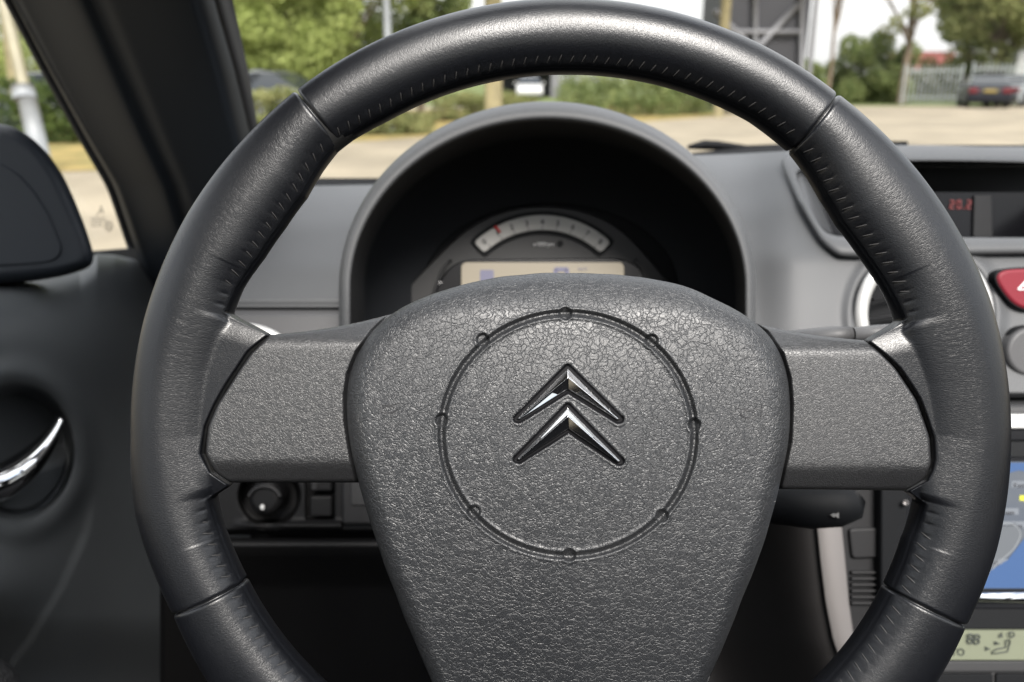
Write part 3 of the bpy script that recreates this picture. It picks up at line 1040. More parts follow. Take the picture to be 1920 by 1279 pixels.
# seven segment style digits
def seg_digits(name, mat, parent, s, px, py, d, h, lw):
    SEG = {'0': 'abcdef', '1': 'bc', '2': 'abged', '3': 'abgcd', '4': 'fgbc', '5': 'afgcd', '6': 'afgedc', '7': 'abc', '8': 'abcdefg', '9': 'abcfgd', '-': 'g'}
    parts = []
    wd = h * 0.52
    x = px
    for ch in s:
        if ch in '.:':
            for yy in ([h] if ch == '.' else [h * .3, h * .7]):
                c = [(x, py + yy - lw), (x + lw, py + yy - lw), (x + lw, py + yy), (x, py + yy)]
                parts.append(c)
            x += lw * 2.2
            continue
        if ch == '\u00b0':
            for q_ in ([(x, py), (x + wd * .6, py), (x + wd * .6, py + lw), (x, py + lw)], [(x, py + h * .3), (x + wd * .6, py + h * .3), (x + wd * .6, py + h * .3 + lw), (x, py + h * .3 + lw)],
                       [(x, py), (x + lw, py), (x + lw, py + h * .3), (x, py + h * .3)], [(x + wd * .6 - lw, py), (x + wd * .6, py), (x + wd * .6, py + h * .3), (x + wd * .6 - lw, py + h * .3)]):
                parts.append(q_)
            x += wd
            continue
        for c in SEG[ch]:
            x0, x1 = x, x + wd
            ym = py + h / 2
            g = lw * .35
            rect = {'a': (x0 + g, py, x1 - g, py + lw), 'd': (x0 + g, py + h - lw, x1 - g, py + h), 'g': (x0 + g, ym - lw / 2, x1 - g, ym + lw / 2),
                    'b': (x1 - lw, py + g, x1, ym - g), 'c': (x1 - lw, ym + g, x1, py + h - g), 'f': (x0, py + g, x0 + lw, ym - g), 'e': (x0, ym + g, x0 + lw, py + h - g)}[c]
            parts.append([(rect[0], rect[1]), (rect[2], rect[1]), (rect[2], rect[3]), (rect[0], rect[3])])
        x += wd + lw * 1.6
    Vs, qs = [], []
    for i, c in enumerate(parts):
        c = np.array(c)
        A = P(c[:, 0], c[:, 1], d); B = A + FW * 0.0006
        Vs += [A, B]
        o0 = i * 8
        qs += [[o0, o0 + 1, o0 + 2, o0 + 3], [o0 + 4, o0 + 7, o0 + 6, o0 + 5]] + [[o0 + j, o0 + 4 + j, o0 + 4 + (j + 1) % 4, o0 + (j + 1) % 4] for j in range(4)]
    return link(name, fast_mesh(name, np.concatenate(Vs), qs, None, False), mat, parent)
seg_digits('temperature_digits', M_redlcd, dh, '20.2\u00b0', 1781, 375, 0.7735, 17, 2.6)

# right vent
rv = slab('air_vent', M_black, dash, circ(1733, 590, 119), 0.668, 0.03, 0.004)
ring('vent_ring', 1733, 590, 118, 0.642, 12.5, M_ring, rv)
a = np.linspace(0, 2 * np.pi, 72, endpoint=False)
for k_, (rx, yy) in enumerate(((104, -38), (112, 0), (104, 38))):
    pts = [P(1733 - rx + 6, 590 + yy + 10, .652), P(1733 - rx / 2, 590 + yy, .655), P(1733 + rx / 2, 590 + yy - 8, .655), P(1733 + rx - 6, 590 + yy - 14, .652)]
    tube('vent_slat', M_dark, rv, pts, 0.0028, 8, flat=(UP, .5))
loft('vent_throat', M_black, rv, [(circ(1733, 590, 112), .645), (circ(1733, 590, 104), .668)])

# hazard button
hz = [(1870, 512), (1885, 505), (1915, 503), (1960, 503), (2000, 506), (2012, 516), (2005, 535), (1985, 560), (1962, 577), (1940, 581), (1918, 580), (1898, 568), (1880, 545), (1868, 524)]
hz = resample(hz, 80, True, 6)
hb = slab('hazard_button', M_red, dash, hz, 0.642, 0.02, 0.003, 4)
slab('button_surround', M_black, hb, hz.mean(0) + (hz - hz.mean(0)) * 1.07, 0.6435, 0.012, 0.001)
def tri_line(name, mat, parent, pts, d, rad):
    n = 3
    P3 = [P(x, y, d) for x, y in pts]
    parts = []
    for i in range(n):
        parts.append(tube_mesh('t', np.array([P3[i], P3[(i + 1) % n]]), rad, 6))
    V, q, t_ = join(parts)
    return link(name, fast_mesh(name, V, q, t_), mat, parent)
tri_line('warning_triangle', M_white, hb, [(1909, 543), (1963, 543), (1936, 513)], 0.6418, 0.0006)
tri_line('warning_triangle', M_white, hb, [(1920, 538), (1952, 538), (1936, 521)], 0.6418, 0.0005)
# round knob
kb = slab('round_button', M_dash2, dash, circ(1935, 660, 46), 0.628, 0.02, 0.003)
slab('button_surround', M_black, kb, circ(1935, 660, 51), 0.6325, 0.012, 0.001)

# instrument hood -------------------------------------------------------------
def arch(cx, ax, ytop, ybot, n=90, p=2.0, xl=None):
    """arch from the lower left over the top to the lower right"""
    t = np.linspace(-1, 1, n) * (math.pi / 2 + 0.35)
    x = cx + ax * np.sin(np.clip(t, -np.pi / 2, np.pi / 2))
    y = ytop + (yb0 - ytop) * (1 - np.cos(np.clip(t, -np.pi / 2, np.pi / 2)))
    extra = np.abs(t) - np.pi / 2
    y = np.where(extra > 0, yb0 + extra / 0.35 * (ybot - yb0), y)
    return np.stack([x, y], -1)
yb0 = 540
A_deep = arch(1032, 345, 262, 800)
A_lip = arch(1027, 370, 224, 800)
A_lip2 = arch(1027, 376, 217, 800)
A_mid = arch(1026, 385, 202, 800)
A_sil = arch(1026, 391, 190, 800)
A_far = arch(1026, 384, 198, 800)
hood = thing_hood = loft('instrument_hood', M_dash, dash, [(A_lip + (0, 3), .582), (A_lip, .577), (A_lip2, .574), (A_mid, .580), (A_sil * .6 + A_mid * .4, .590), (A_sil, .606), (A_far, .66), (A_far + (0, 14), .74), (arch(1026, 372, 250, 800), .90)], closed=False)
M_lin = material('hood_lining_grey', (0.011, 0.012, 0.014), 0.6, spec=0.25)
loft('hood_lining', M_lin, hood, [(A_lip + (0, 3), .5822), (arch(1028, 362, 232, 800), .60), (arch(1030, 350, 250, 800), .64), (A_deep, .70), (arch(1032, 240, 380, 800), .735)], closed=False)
M_clu = material('cluster_face', (0.006, 0.006, 0.0065), 0.55)
cluster = slab('instrument_cluster', M_clu, dash, resample([(640, 900), (690, 640), (760, 540), (830, 470), (880, 420), (950, 390), (1020, 383), (1090, 390), (1160, 420), (1215, 480), (1280, 560), (1340, 650), (1420, 900)], 80, True, 3), 0.728, 0.02, 0.002)
slab('cluster_back', M_black, cluster, arch(1032, 350, 262, 800), 0.742, 0.01, 0)
# rev counter arc
def arc_band(cx, cy, r0, r1, a0, a1, n=50, ry=1.0):
    a = np.radians(np.linspace(a0, a1, n))
    return np.concatenate([np.stack([cx + r1 * np.cos(a), cy - ry * r1 * np.sin(a)], -1), np.stack([cx + r0 * np.cos(a[::-1]), cy - ry * r0 * np.sin(a[::-1])], -1)])
M_dial = material('dial_face', (0.40, 0.39, 0.37), 0.6, var=0.04, vscale=60)
dial_pts = arc_band(1017, 590, 159, 187, 133.5, 46.5)
dial = slab('rev_counter', M_dial, cluster, resample(dial_pts, 120, True, 2), 0.724, 0.004, 0.0008)
slab('dial_surround', M_black, dial, resample(arc_band(1017, 590, 152, 194, 135, 45), 120, True, 2), 0.7255, 0.004, 0)
M_ink = material('dark_print', (0.02, 0.02, 0.025), 0.6)
for i in range(9):
    an = 133.5 - 6 - i * (75 / 8)
    x, y = 1017 + 174 * math.cos(R(an)), 590 - 174 * math.sin(R(an))
    text_on('dial_digit', M_ink, dial, str(i), x, y + 5, 0.7236, 10, align='CENTER', rot=R(an - 90), bold=0.0001)
    tk = [(1017 + rr * math.cos(R(an)), 590 - rr * math.sin(R(an))) for rr in (160, 166)]
    tube('dial_tick', M_ink, dial, [P(*tk[0], .7236), P(*tk[1], .7236)], 0.0003, 5)
M_needle = material('needle_red', (0.55, 0.03, 0.03), 0.4)
tube('dial_needle', M_needle, dial, [P(938, 436, .722), P(928, 424, .722)], [0.0009, 0.0014], 6)
M_pale = material('pale_print', (0.5, 0.5, 0.5), 0.6)
text_on('unit_lettering', M_pale, cluster, 'x1000rpm', 1000, 461, 0.7276, 6.5, align='LEFT')
slab('warning_lamp', M_black, cluster, circ(1050, 457, 6, 6, 20), 0.727, 0.003, 0)
# digital panel
M_bez = material('bezel_gloss', (0.005, 0.005, 0.006), 0.3, spec=.25)
bez = slab('display_bezel', M_bez, cluster, resample([(790, 640), (815, 545), (840, 498), (870, 486), (1165, 484), (1200, 494), (1225, 545), (1250, 640)], 80, True, 3), 0.712, 0.014, 0.002)
M_lcd = material('speed_lcd', (0.10, 0.085, 0.06), 0.4, emis=(0.62, 0.53, 0.38), estr=0.15)
lcd = slab('speed_display', M_lcd, bez, rrect(865, 492, 1170, 600, 10), 0.710, 0.004, 0.0003)
M_lil = material('lcd_segments', (0.05, 0.05, 0.08), 0.5, emis=(0.32, 0.30, 0.46), estr=0.13)
slab('fuel_block', M_lil, lcd, rrect(900, 506, 926, 560, 3), 0.7095, 0.0008, 0)
seg_digits('speed_digit', M_lil, lcd, '0', 1038, 501, 0.7092, 56, 8)
text_on('lcd_caption', M_lil, lcd, 'km/h', 1084, 507, 0.7094, 6)
tube('cluster_trim', M_dark, bez, [P(*p_, .711) for p_ in resample([(1190, 486), (1205, 505), (1222, 545), (1238, 600)], 20, False, 2)], 0.0016, 8)
tube('cluster_trim', M_dark, bez, [P(*p_, .711) for p_ in resample([(846, 488), (830, 505), (815, 545), (800, 600)], 20, False, 2)], 0.0016, 8)
text_on('lamp_symbol', M_pale, bez, '\u2022D', 1190, 527, 0.7105, 7)
text_on('lamp_symbol', M_pale, bez, 'D\u2022', 818, 533, 0.7105, 7)

# steering column shroud
cs = thing('column_shroud', 'black plastic column shroud behind the wheel hub', 'column shroud', P(1060, 760, .5))
tube('shroud_body', M_black, cs, [P(1060, 800, .42), P(1060, 790, .50), P(1060, 780, .66)], [0.05, 0.062, 0.066], 28, flat=(UP, .8))

# stalks
st = thing('audio_stalk', 'black audio control stalk with skip arrows under the wheel spoke', 'control stalk', P(1520, 950, .5))
tube('stalk_body', M_black, st, [P(*p_, .50) for p_ in ((1380, 935), (1450, 945), (1520, 950), (1570, 948), (1600, 940), (1612, 930))], np.array([9, 12, 13.5, 13, 11, 5]) * .001, 20, flat=(FW, .8))
slab('arrow_mark', material('faint_print', (.12, .12, .12), .6), st, [(1557, 966), (1565, 962), (1565, 965), (1573, 961), (1573, 972), (1565, 968), (1565, 971)], 0.4878, 0.0006, 0)
st2 = thing('wiper_stalk', 'grey wiper stalk tip reaching out over the silver ringed vent', 'control stalk', P(1620, 620, .5))
tube('stalk_body', M_dash2, st2, [P(*p_, .47) for p_ in ((1480, 640), (1560, 630), (1596, 627))], np.array([6, 5.5, 4.5]) * .001, 16)
tube('stalk_tip', M_dash2, st2, [P(*p_, .468) for p_ in ((1600, 627), (1640, 624), (1680, 622), (1720, 622))], np.array([3.9, 4.4, 4.6, 3.0]) * .001, 16)

# lower dash, driver's side --------------------------------------------------
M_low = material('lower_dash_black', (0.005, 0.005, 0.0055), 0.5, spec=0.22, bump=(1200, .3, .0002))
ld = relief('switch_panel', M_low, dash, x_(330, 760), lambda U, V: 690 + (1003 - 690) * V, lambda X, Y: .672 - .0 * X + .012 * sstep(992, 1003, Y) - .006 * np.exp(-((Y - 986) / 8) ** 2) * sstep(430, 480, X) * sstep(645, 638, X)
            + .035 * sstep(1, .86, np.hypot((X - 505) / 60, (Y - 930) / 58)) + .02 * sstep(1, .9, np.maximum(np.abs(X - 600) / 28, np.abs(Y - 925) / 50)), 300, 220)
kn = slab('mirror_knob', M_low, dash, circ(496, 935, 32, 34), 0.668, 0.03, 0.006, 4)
tube('knob_pointer', M_pale, kn, [P(492, 948, .664), P(492, 951, .662), P(492, 954, .664)], [0.0012, 0.0022, 0.0012], 10)
tube('knob_collar', M_dark, kn, [P(496 + 30 * math.cos(t), 938 - 26 * math.sin(t), .666) for t in np.linspace(.3, 2.8, 20)], .0016, 8)
rk = slab('rocker_switch', M_low, dash, rrect(580, 890, 622, 922, 5), 0.668, 0.02, 0.003)
slab('rocker_switch', M_low, dash, rrect(580, 930, 622, 970, 5), 0.670, 0.02, 0.003)
slab('rocker_mark', M_dark, rk, rrect(585, 900, 594, 918, 2), 0.6675, 0.001, 0)
fr_ = slab('coin_tray', M_dark, dash, rrect(640, 840, 900, 985, 8), 0.664, 0.012, 0.003)
slab('tray_lid', M_con, fr_, rrect(656, 840, 900, 950, 8), 0.6625, 0.006, 0.002)
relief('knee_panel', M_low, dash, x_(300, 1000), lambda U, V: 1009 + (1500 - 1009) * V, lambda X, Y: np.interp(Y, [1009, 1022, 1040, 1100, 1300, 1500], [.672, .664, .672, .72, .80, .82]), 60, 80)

# centre console -----------------------------------------------------------------
con = thing('centre_console', 'grey centre console holding a map screen over a climate display', 'centre console', P(1900, 1000, .6))
relief('console_facia', M_con, con, x_(1652, 2090), lambda U, V: 751 + (1500 - 751) * V, lambda X, Y: .622 - .00006 * (Y - 751) + .008 * sstep(762, 751, Y) + .06 * sstep(1700, 1655, X), 80, 120)
DC = lambda y: .622 - .00006 * (y - 751)
def panel(name, mat, par, x0, y0, x1, y1, r, proud=.002, bev=.0008, th_=.006):
    return slab(name, mat, par, rrect(x0, y0, x1, y1, r), DC((y0 + y1) / 2) - proud, th_, bev, tilt=-.00006)
panel('silver_trim', M_ring, con, 1850, 777, 2090, 804, 4, .005, .0012)
panel('black_strip', M_gloss, con, 1850, 806, 2090, 826, 3, .003)
panel('cd_slot', M_black, con, 1850, 828, 2090, 858, 3, .0025)
scr = panel('map_screen', M_gloss, con, 1700, 858, 2090, 1142, 5, .003)
M_map = bpy.data.materials.new('map_picture'); M_map.use_nodes = True
tt = M_map.node_tree; b_ = tt.nodes['Principled BSDF']
co = tt.nodes.new('ShaderNodeTexCoord'); nz = tt.nodes.new('ShaderNodeTexNoise'); nz.inputs['Scale'].default_value = 30
cr = tt.nodes.new('ShaderNodeValToRGB')
cr.color_ramp.elements[0].position = .40; cr.color_ramp.elements[0].color = (.22, .27, .36, 1)
cr.color_ramp.elements[1].position = .6; cr.color_ramp.elements[1].color = (.30, .34, .40, 1)
tt.links.new(co.outputs['Object'], nz.inputs['Vector']); tt.links.new(nz.outputs['Fac'], cr.inputs['Fac'])
tt.links.new(cr.outputs[0], b_.inputs['Emission Color']); b_.inputs['Emission Strength'].default_value = .22
b_.inputs['Base Color'].default_value = (.02, .02, .02, 1); b_.inputs['Roughness'].default_value = .5; b_.inputs['Specular IOR Level'].default_value = .12
mapp = panel('map_picture', M_map, scr, 1720, 866, 2085, 1104, 2, .0038, .0002, .001)
M_sea = material('map_blue', (.01, .02, .04), .5, spec=.12, emis=(.10, .20, .46), estr=.3)
M_land = material('map_grey', (.03, .03, .03), .5, spec=.12, emis=(.33, .37, .42), estr=.2)
M_road = material('map_road', (.03, .03, .03), .5, spec=.12, emis=(.62, .66, .7), estr=.22)
M_lab = material('map_label', (.03, .03, .03), .5, spec=.12, emis=(.55, .60, .68), estr=.22)
dm = DC(985) - .0042
slab('map_water', M_sea, scr, [(1995, 1000), (2085, 985), (2085, 1103), (1840, 1103), (1858, 1070), (1890, 1050), (1925, 1005), (1950, 990)], DC(1050) - .0044, .0003, 0, tilt=-.00006)
slab('map_water', M_sea, scr, [(1890, 868), (2085, 868), (2085, 884), (1960, 890), (1910, 882), (1880, 890)], DC(878) - .0042, .0003, 0, tilt=-.00006)
slab('map_land', M_land, scr, [(1850, 990), (1905, 985), (1915, 1000), (1900, 1030), (1860, 1060), (1840, 1060)], DC(1020) - .0046, .0003, 0, tilt=-.00006)
tube('map_road', M_road, scr, [P(*p_, DC(p_[1]) - .0044) for p_ in resample([(1850, 984), (1890, 980), (1910, 988), (1915, 1004), (1900, 1032), (1870, 1055), (1845, 1090)], 40, False, 4)], .0006, 6)
for (x, y, w_, s_) in ((1897, 902, 90, 'Kastee'), (1866, 953, 44, 'erbaan'), (1855, 978, 90, 'ndshoofGse'), (1840, 1048, 50, 'uhoek')):
    slab('map_label', M_lab, scr, rrect(x, y, x + w_, y + 15, 2), DC(y) - .0046, .0003, 0)
    text_on('map_lettering', M_ink, scr, s_, x + 3, y + 12, DC(y) - .0048, 8.5)
slab('map_icon', material('map_yellow', (.3, .3, .02), .4, emis=(.7, .7, .1), estr=.2), scr, rrect(1912, 929, 1940, 939, 1), DC(934) - .0046, .0003, 0)
tube('chrome_strip', M_chrome, scr, [P(x, 1120, DC(1120) - .004) for x in (1760, 1900, 2090)], .0042, 14)
panel('black_band', M_black, con, 1700, 1136, 2090, 1180, 4, .002)
M_clim = material('climate_lcd', (.10, .108, .07), .5, spec=.2, emis=(.36, .38, .30), estr=.13, var=.04, vscale=20)
cl = panel('climate_display', M_clim, con, 1720, 1183, 2090, 1238, 5, .003, .0005)
M_seg = material('lcd_ink', (.03, .035, .03), .5)
dcl = DC(1210) - .0036
text_on('lcd_lettering', M_seg, cl, 'AUTO', 1809, 1229, dcl - .0006, 13, align='RIGHT', bold=.00008)
def wire(name, mat, parent, lines, d, rad):
    parts = [tube_mesh('w', np.array([P(x, y, d) for x, y in l_]), rad, 6, closed=c_) for l_, c_ in lines]
    V, q, t_ = join(parts)
    return link(name, fast_mesh(name, V, q, t_), mat, parent)
wire('fan_symbol', M_seg, cl, [(circ(1820, 1193, 5, 4, 14), True), (circ(1832, 1194, 5, 4, 14), True), (circ(1819, 1202, 5, 4.5, 14), True), (circ(1831, 1203, 5, 4.5, 14), True)], dcl - .0005, .0006)
wire('airflow_symbol', M_seg, cl, [([(1893, 1200), (1886, 1201), (1886, 1214), (1870, 1217), (1860, 1222), (1858, 1226), (1870, 1225), (1889, 1222), (1894, 1204), (1893, 1200)], False), (circ(1897, 1190, 5, 5, 14), True),
     ([(1848, 1216), (1856, 1217)], False), ([(1866, 1206), (1874, 1207)], False), ([(1876, 1193), (1878, 1186)], False)], dcl - .0005, .0005)
for tr_ in ([(1847, 1212), (1857, 1217), (1847, 1221)], [(1865, 1202), (1875, 1207), (1865, 1210)], [(1873, 1195), (1881, 1195), (1878, 1186)]):
    slab('airflow_arrow', M_seg, cl, tr_, dcl - .0005, .0003, 0)
panel('lower_trim', M_con, con, 1700, 1240, 2090, 1260, 3, .003)
panel('console_button', M_black, con, 1700, 1264, 1862, 1320, 4, .002)
panel('console_button', M_black, con, 1868, 1264, 2090, 1320, 4, .002)
# console side: curved silver strip and dark storage wall
sx = [980, 1050, 1130, 1200, 1280, 1400]
s0 = [1531, 1538, 1548, 1562, 1590, 1650]
s1 = [1578, 1585, 1592, 1602, 1640, 1700]
relief('silver_strip', M_silver, con, lambda U, V: (np.interp(940 + 460 * V, sx, s0) * (1 - U) + np.interp(940 + 460 * V, sx, s1) * U), lambda U, V: 940 + 460 * V,
       lambda X, Y:   .600 + .002 * ((X - np.interp(Y, sx, s0) - 22) / 22) ** 2, 20, 60, .006)
M_side = material('console_side', (.014, .013, .013), .6, spec=.3, bump=(1000, .3, .0002))
relief('console_side', M_side, con, lambda U, V: (1290 * (1 - U) + (np.interp(900 + 600 * V, sx, s0) + 4) * U), lambda U, V: 900 + 600 * V, lambda X, Y: .608 + .16 * sstep(0, 260, np.interp(Y, sx, s0) - X), 60, 60)
sw = relief('storage_wall', M_dark, con, lambda U, V: ((np.interp(900 + 600 * V, sx, s1) - 4) * (1 - U) + 1662 * U), lambda U, V: 900 + 600 * V, lambda X, Y: .612 + 0 * X, 30, 60)
slab('storage_flap', M_dark, sw, resample([(1592, 992), (1650, 990), (1650, 1046), (1598, 1048)], 60, True, 4), .6085, .006, .0015)
for k_ in range(6):
    yy = 1072 + k_ * 11.5
    slab('wall_rib', M_dark, sw, rrect(1597, yy, 1650, yy + 5, 2), .608, .006, .0008)
slab('storage_edge', M_black, con, [(1652, 890), (1705, 890), (1700, 1500), (1652, 1500)], .600, .02, .002)
tube('screw_head', M_silver, con, [P(1698, 943, .597), P(1698, 943, .594)], [.0022, .0016], 12)
# console body behind, so nothing shows through
boxes('console_core', M_black, con, [(0.42, 0.92, 0.55, 0.32, 0.5, 0.6)])

# ================================================================== DOOR
door = thing('car_door', 'dark grey door panel with chrome inside lever in a round bowl', 'car door', P(30, 900, .66))
def yd(x): return np.interp(x, [-200, 0, 150, 182, 215, 250, 290, 330, 420], [545, 532, 495, 476, 478, 486, 505, 540, 640])
def d_door(X, Y):
    d = .41 * F / np.clip(960 - X, 300, None)
    top = np.clip(Y - yd(X), 0, None)
    d = d + .10 * np.exp(-top / 30.0) + .02 * np.exp(-top / 90)
    d = d - .020 * np.exp(-((Y - 640) / 110) ** 2)
    r = np.hypot((X - 30) / 136, (Y - 848) / 160)
    ridge = -.012 * np.exp(-((r - .93) / .16) ** 2)
    bowl = .050 * sstep(.82, .66, r)
    plate = -.030 * sstep(.74, .66, r) * sstep(860, 905, Y + (X - 30) * .35)
    d = d + ridge + bowl + plate
    # faint moulded line and armrest swell
    lx = np.interp(Y, [640, 900, 1000, 1100, 1200, 1300], [230, 178, 160, 115, 55, -20])
    d = d + .006 * sstep(-14, 12, lx - X) * sstep(900, 980, Y) * 1.0
    d = d - .045 * np.exp(-(((X + 20) / 120) ** 2 + ((Y - 1100) / 75) ** 2))
    d = d + .06 * sstep(1150, 1300, Y)
    return d
relief('door_panel', M_door, door, x_(-260, 470), lambda U, V: yd(-260 + 730 * U) * (1 - V) + 1500 * V, d_door, 420, 460)
# inside lever
hp = np.array([(113, 787), (107, 798), (96, 817), (79, 840), (55, 866), (27, 888), (-3, 905), (-60, 920)], float)
hr = np.array([9, 15, 21, 27, 32, 36, 38, 38]) 
hp2 = resample(hp, 40, False, 3)
hr2 = np.interp(np.linspace(0, 1, 40), np.linspace(0, 1, 8), hr)
dl = np.linspace(.705, .655, 40)
tube('door_lever', M_chrome, door, P(hp2[:, 0], hp2[:, 1], dl), hr2 / F * dl, 24, flat=(FW, .8))
# mirror trim
mt = thing('mirror_trim', 'dark rounded mirror trim standing on the door top beside the glass', 'mirror trim', P(60, 400, .74))
mo = [(-90, 232), (0, 231), (28, 238), (62, 260), (92, 290), (118, 328), (140, 375), (158, 420), (172, 462), (178, 488), (170, 502), (120, 518), (60, 528), (0, 533), (-90, 540)]
mo = resample(mo, 160, True, 5)
def dome(name, mat, parent, outl, d, depth, roll, proud, n=40):
    c = outl.mean(0)
    rings = []
    for s_ in np.concatenate([[0.002], np.linspace(.1, 1, n)]):
        pts = c + (outl - c) * s_
        e = (1 - s_) * np.hypot(*(outl - c).T)
        qv = np.clip(1 - e / roll, 0, 1)
        dd = d - proud * s_ * 0 + depth * (1 - np.sqrt(np.clip(1 - qv ** 2, 0, 1)))
        rings.append((pts, dd))
    rings.append((c + (outl - c) * .99, d + depth + .03))
    return loft(name, mat, parent, rings)
dome('trim_shell', M_mirror, mt, mo, .73, .022, 26, 0)
mi = resample([(-90, 300), (0, 303), (34, 322), (66, 356), (92, 398), (108, 436), (120, 470), (112, 487), (95, 494), (50, 499), (0, 502), (-90, 506)], 140, True, 5)
dome('trim_inset', M_mirror, mt, mi, .7285, .004, 7, 0)

# ================================================================== WINDSCREEN PILLAR
pil = thing('windscreen_pillar', 'thick dark windscreen pillar leaning beside the windscreen', 'windscreen pillar', P(280, 300, .88))
yy_ = [-260, -120, 0, 135, 270, 335, 350, 465, 500, 540]
xl = [-110, -42, 20, 90, 165, 203, 211, 250, 262, 275]
xr = [330, 372, 408, 446, 478, 495, 500, 530, 545, 560]
def pil_x(U, V):
    Y = -260 + 800 * V
    return np.interp(Y, yy_, xl) * (1 - U) + np.interp(Y, yy_, xr) * U
def pil_d(X, Y):
    l_, r_ = np.interp(Y, yy_, xl), np.interp(Y, yy_, xr)
    u = (X - l_) / (r_ - l_)
    d = np.interp(Y, [-260, 540], [.70, .96])
    prof = .030 - .115 * sstep(0, .42, u) * .5 - .020 * sstep(.3, .9, u)
    prof = prof + .05 * (np.clip(u - .86, 0, 1) / .14) ** 2 + .03 * (np.clip(.06 - u, 0, 1) / .06) ** 2
    prof = prof + .012 * np.exp(-((u - .40) / .05) ** 2)
    return d + prof
relief('pillar_trim', M_pillar, pil, pil_x, lambda U, V: -260 + 800 * V, pil_d, 160, 120, .02)
relief('rubber_seal', M_rubber, pil, lambda U, V: np.interp(-260 + 800 * V, yy_, xr) - 4 + U * np.interp(-260 + 800 * V, [-260, 0, 230, 540], [38, 33, 18, 14]), lambda U, V: -260 + 800 * V,
       lambda X, Y: np.interp(Y, [-260, 540], [.70, .96]) - .04 + .02 * sstep(0, 30, X - np.interp(Y, yy_, xr)), 10, 60, .008)
sealp = resample([(-118, -260), (-50, -120), (14, 0), (85, 135), (160, 270), (200, 338), (207, 350), (246, 466)], 50, False, 1)
tube('rubber_seal', M_rubber, pil, P(sealp[:, 0], sealp[:, 1], np.linspace(.76, .96, 50)), .004, 10)
slab('pillar_foot', M_rubber, pil, [(120, 474), (252, 464), (330, 440), (520, 420), (560, 600), (300, 620), (150, 560)], 1.02, .02, .002)
slab('pillar_gusset', M_rubber, pil, [(243, 455), (300, 430), (520, 350), (560, 600), (330, 560), (262, 500)], .99, .02, .002)

# glass panes
ws = thing('windscreen', 'clear windscreen pane above the dashboard', 'windscreen', P(1100, 200, 1.1))
q4 = [P(440, 480, 1.06), P(2350, 420, 1.16), P(2150, -700, .62), P(280, -700, .62)]
link('glass_pane', fast_mesh('glass_pane', np.array(q4), [(0, 1, 2, 3)], None, False), M_glass, ws)
relief('black_band', M_rubber, ws, x_(440, 2200), lambda U, V: (334 - 62 * sstep(.2, .62, U)) + 60 * V, lambda X, Y: 1.02 + 0 * X, 60, 4, .004)
# wiper at its rest, left of the screen foot
wp = thing('windscreen_wiper', 'black wiper arm resting at the windscreen foot beyond the instrument hood', 'wiper arm', P(1400, 275, 1.15))
tube('arm', M_black, wp, P(np.array([1290, 1320, 1345, 1400, 1480, 1560, 1700]), np.array([276, 272, 273, 279, 276, 272, 270]), np.full(7, 1.16)), np.array([.003, .007, .007, .005, .005, .004, .004]), 10)
qg = thing('quarter_glass', 'side glass with a small etched chevron mark beside the mirror trim', 'side glass', P(150, 350, .97))
link('glass_pane', fast_mesh('glass_pane', P(np.array([-300, 300, 300, -300]), np.array([560, 560, -300, -300]), np.array([.80, 1.0, 1.0, .80])), [(0, 1, 2, 3)], None, False), M_glass, qg)
M_etch = material('etched_mark', (.16, .15, .13), .7)
dq = .957
wire('etched_mark', M_etch, qg, [([(181, 405), (186, 397), (190, 386), (193, 396), (193, 402)], False), ([(186, 398), (191, 394)], False)] + [([(170, y), (199, y)], False) for y in (409, 414)] + [([(170, y), (192, y)], False) for y in (419, 424)] + [(circ(204, 424, 7, 9, 16), True), (circ(204, 424, 3, 5, 12), True)], dq, .0005)

# ================================================================== CABIN SHELL (unseen roof and walls, added and shaped to shade the cockpit)
cab = thing('cabin_shade_shell', 'dark cabin floor and sills, with unseen roof and walls added for shade', 'car cabin', (0.35, -0.4, 0.3))
boxes('roof_header', M_lining, cab, [(0.36, 0.39, 1.45, 1.25, .10, 0.04)], .01)  # unseen; gap behind it shaped to band the rim highlights
boxes('roof_shade_rail', M_lining, cab, [(-.40, 0.02, 1.451, .46, 1.5, .04)], .01)  # unseen roof side, added to keep sun off the door
boxes('roof_lining', M_lining, cab, [(0.36,-.60,1.45,1.25,.50,.04)], .01)  # unseen; its extent is cut to shape the reflections on the wheel
boxes('floor_carpet', M_floor, cab, [(0.36, -0.2, 0.22, 1.6, 3.2, 0.04), (0.36, 1.22, 0.60, 1.6, 0.04, 0.72), (0.12, 1.0, .50, .9, .02, .5)])
boxes('side_and_shade_wall', M_dark, cab, [(0.36,-.8,.70,1.6,.06,.86), (-0.60, -0.55, 0.55, 0.06, 2.0, 0.70), (1.20, -0.1, 0.55, 0.06, 3.0, 0.70), (0.36, -1.6, 0.62, 1.6, 0.06, 0.84), (-0.60, .85, .45, .06, 1.0, .85)])  # includes an unseen cross wall added to keep sun off the lower dash
for sp_ in [(-0.54, -0.45, 1.18, 0.05, 0.12, 0.56), (1.16, -0.45, 1.18, 0.05, 0.12, 0.56), (-0.50, -1.55, 1.18, 0.10, 0.14, 0.56), (1.12, -1.55, 1.18, 0.10, 0.14, 0.56)]:
    boxes('roof_pillar', M_dark, cab, [sp_])
seat = thing('driver_seat', 'black leather seat edge with wrinkled grain low beside the door', 'car seat', (0.06, -0.45, 0.3))
sp_ = P(np.array([-120, -60, 0, 24, 30]), np.array([1330, 1290, 1300, 1330, 1420]), .56)
tube('seat_bolster', M_seatl, seat, P(np.array([-220, -100, -48, -35]), np.array([1240, 1262, 1300, 1440]), np.array([.52, .53, .54, .55])), np.array([.024, .026, .026, .028]), 30)
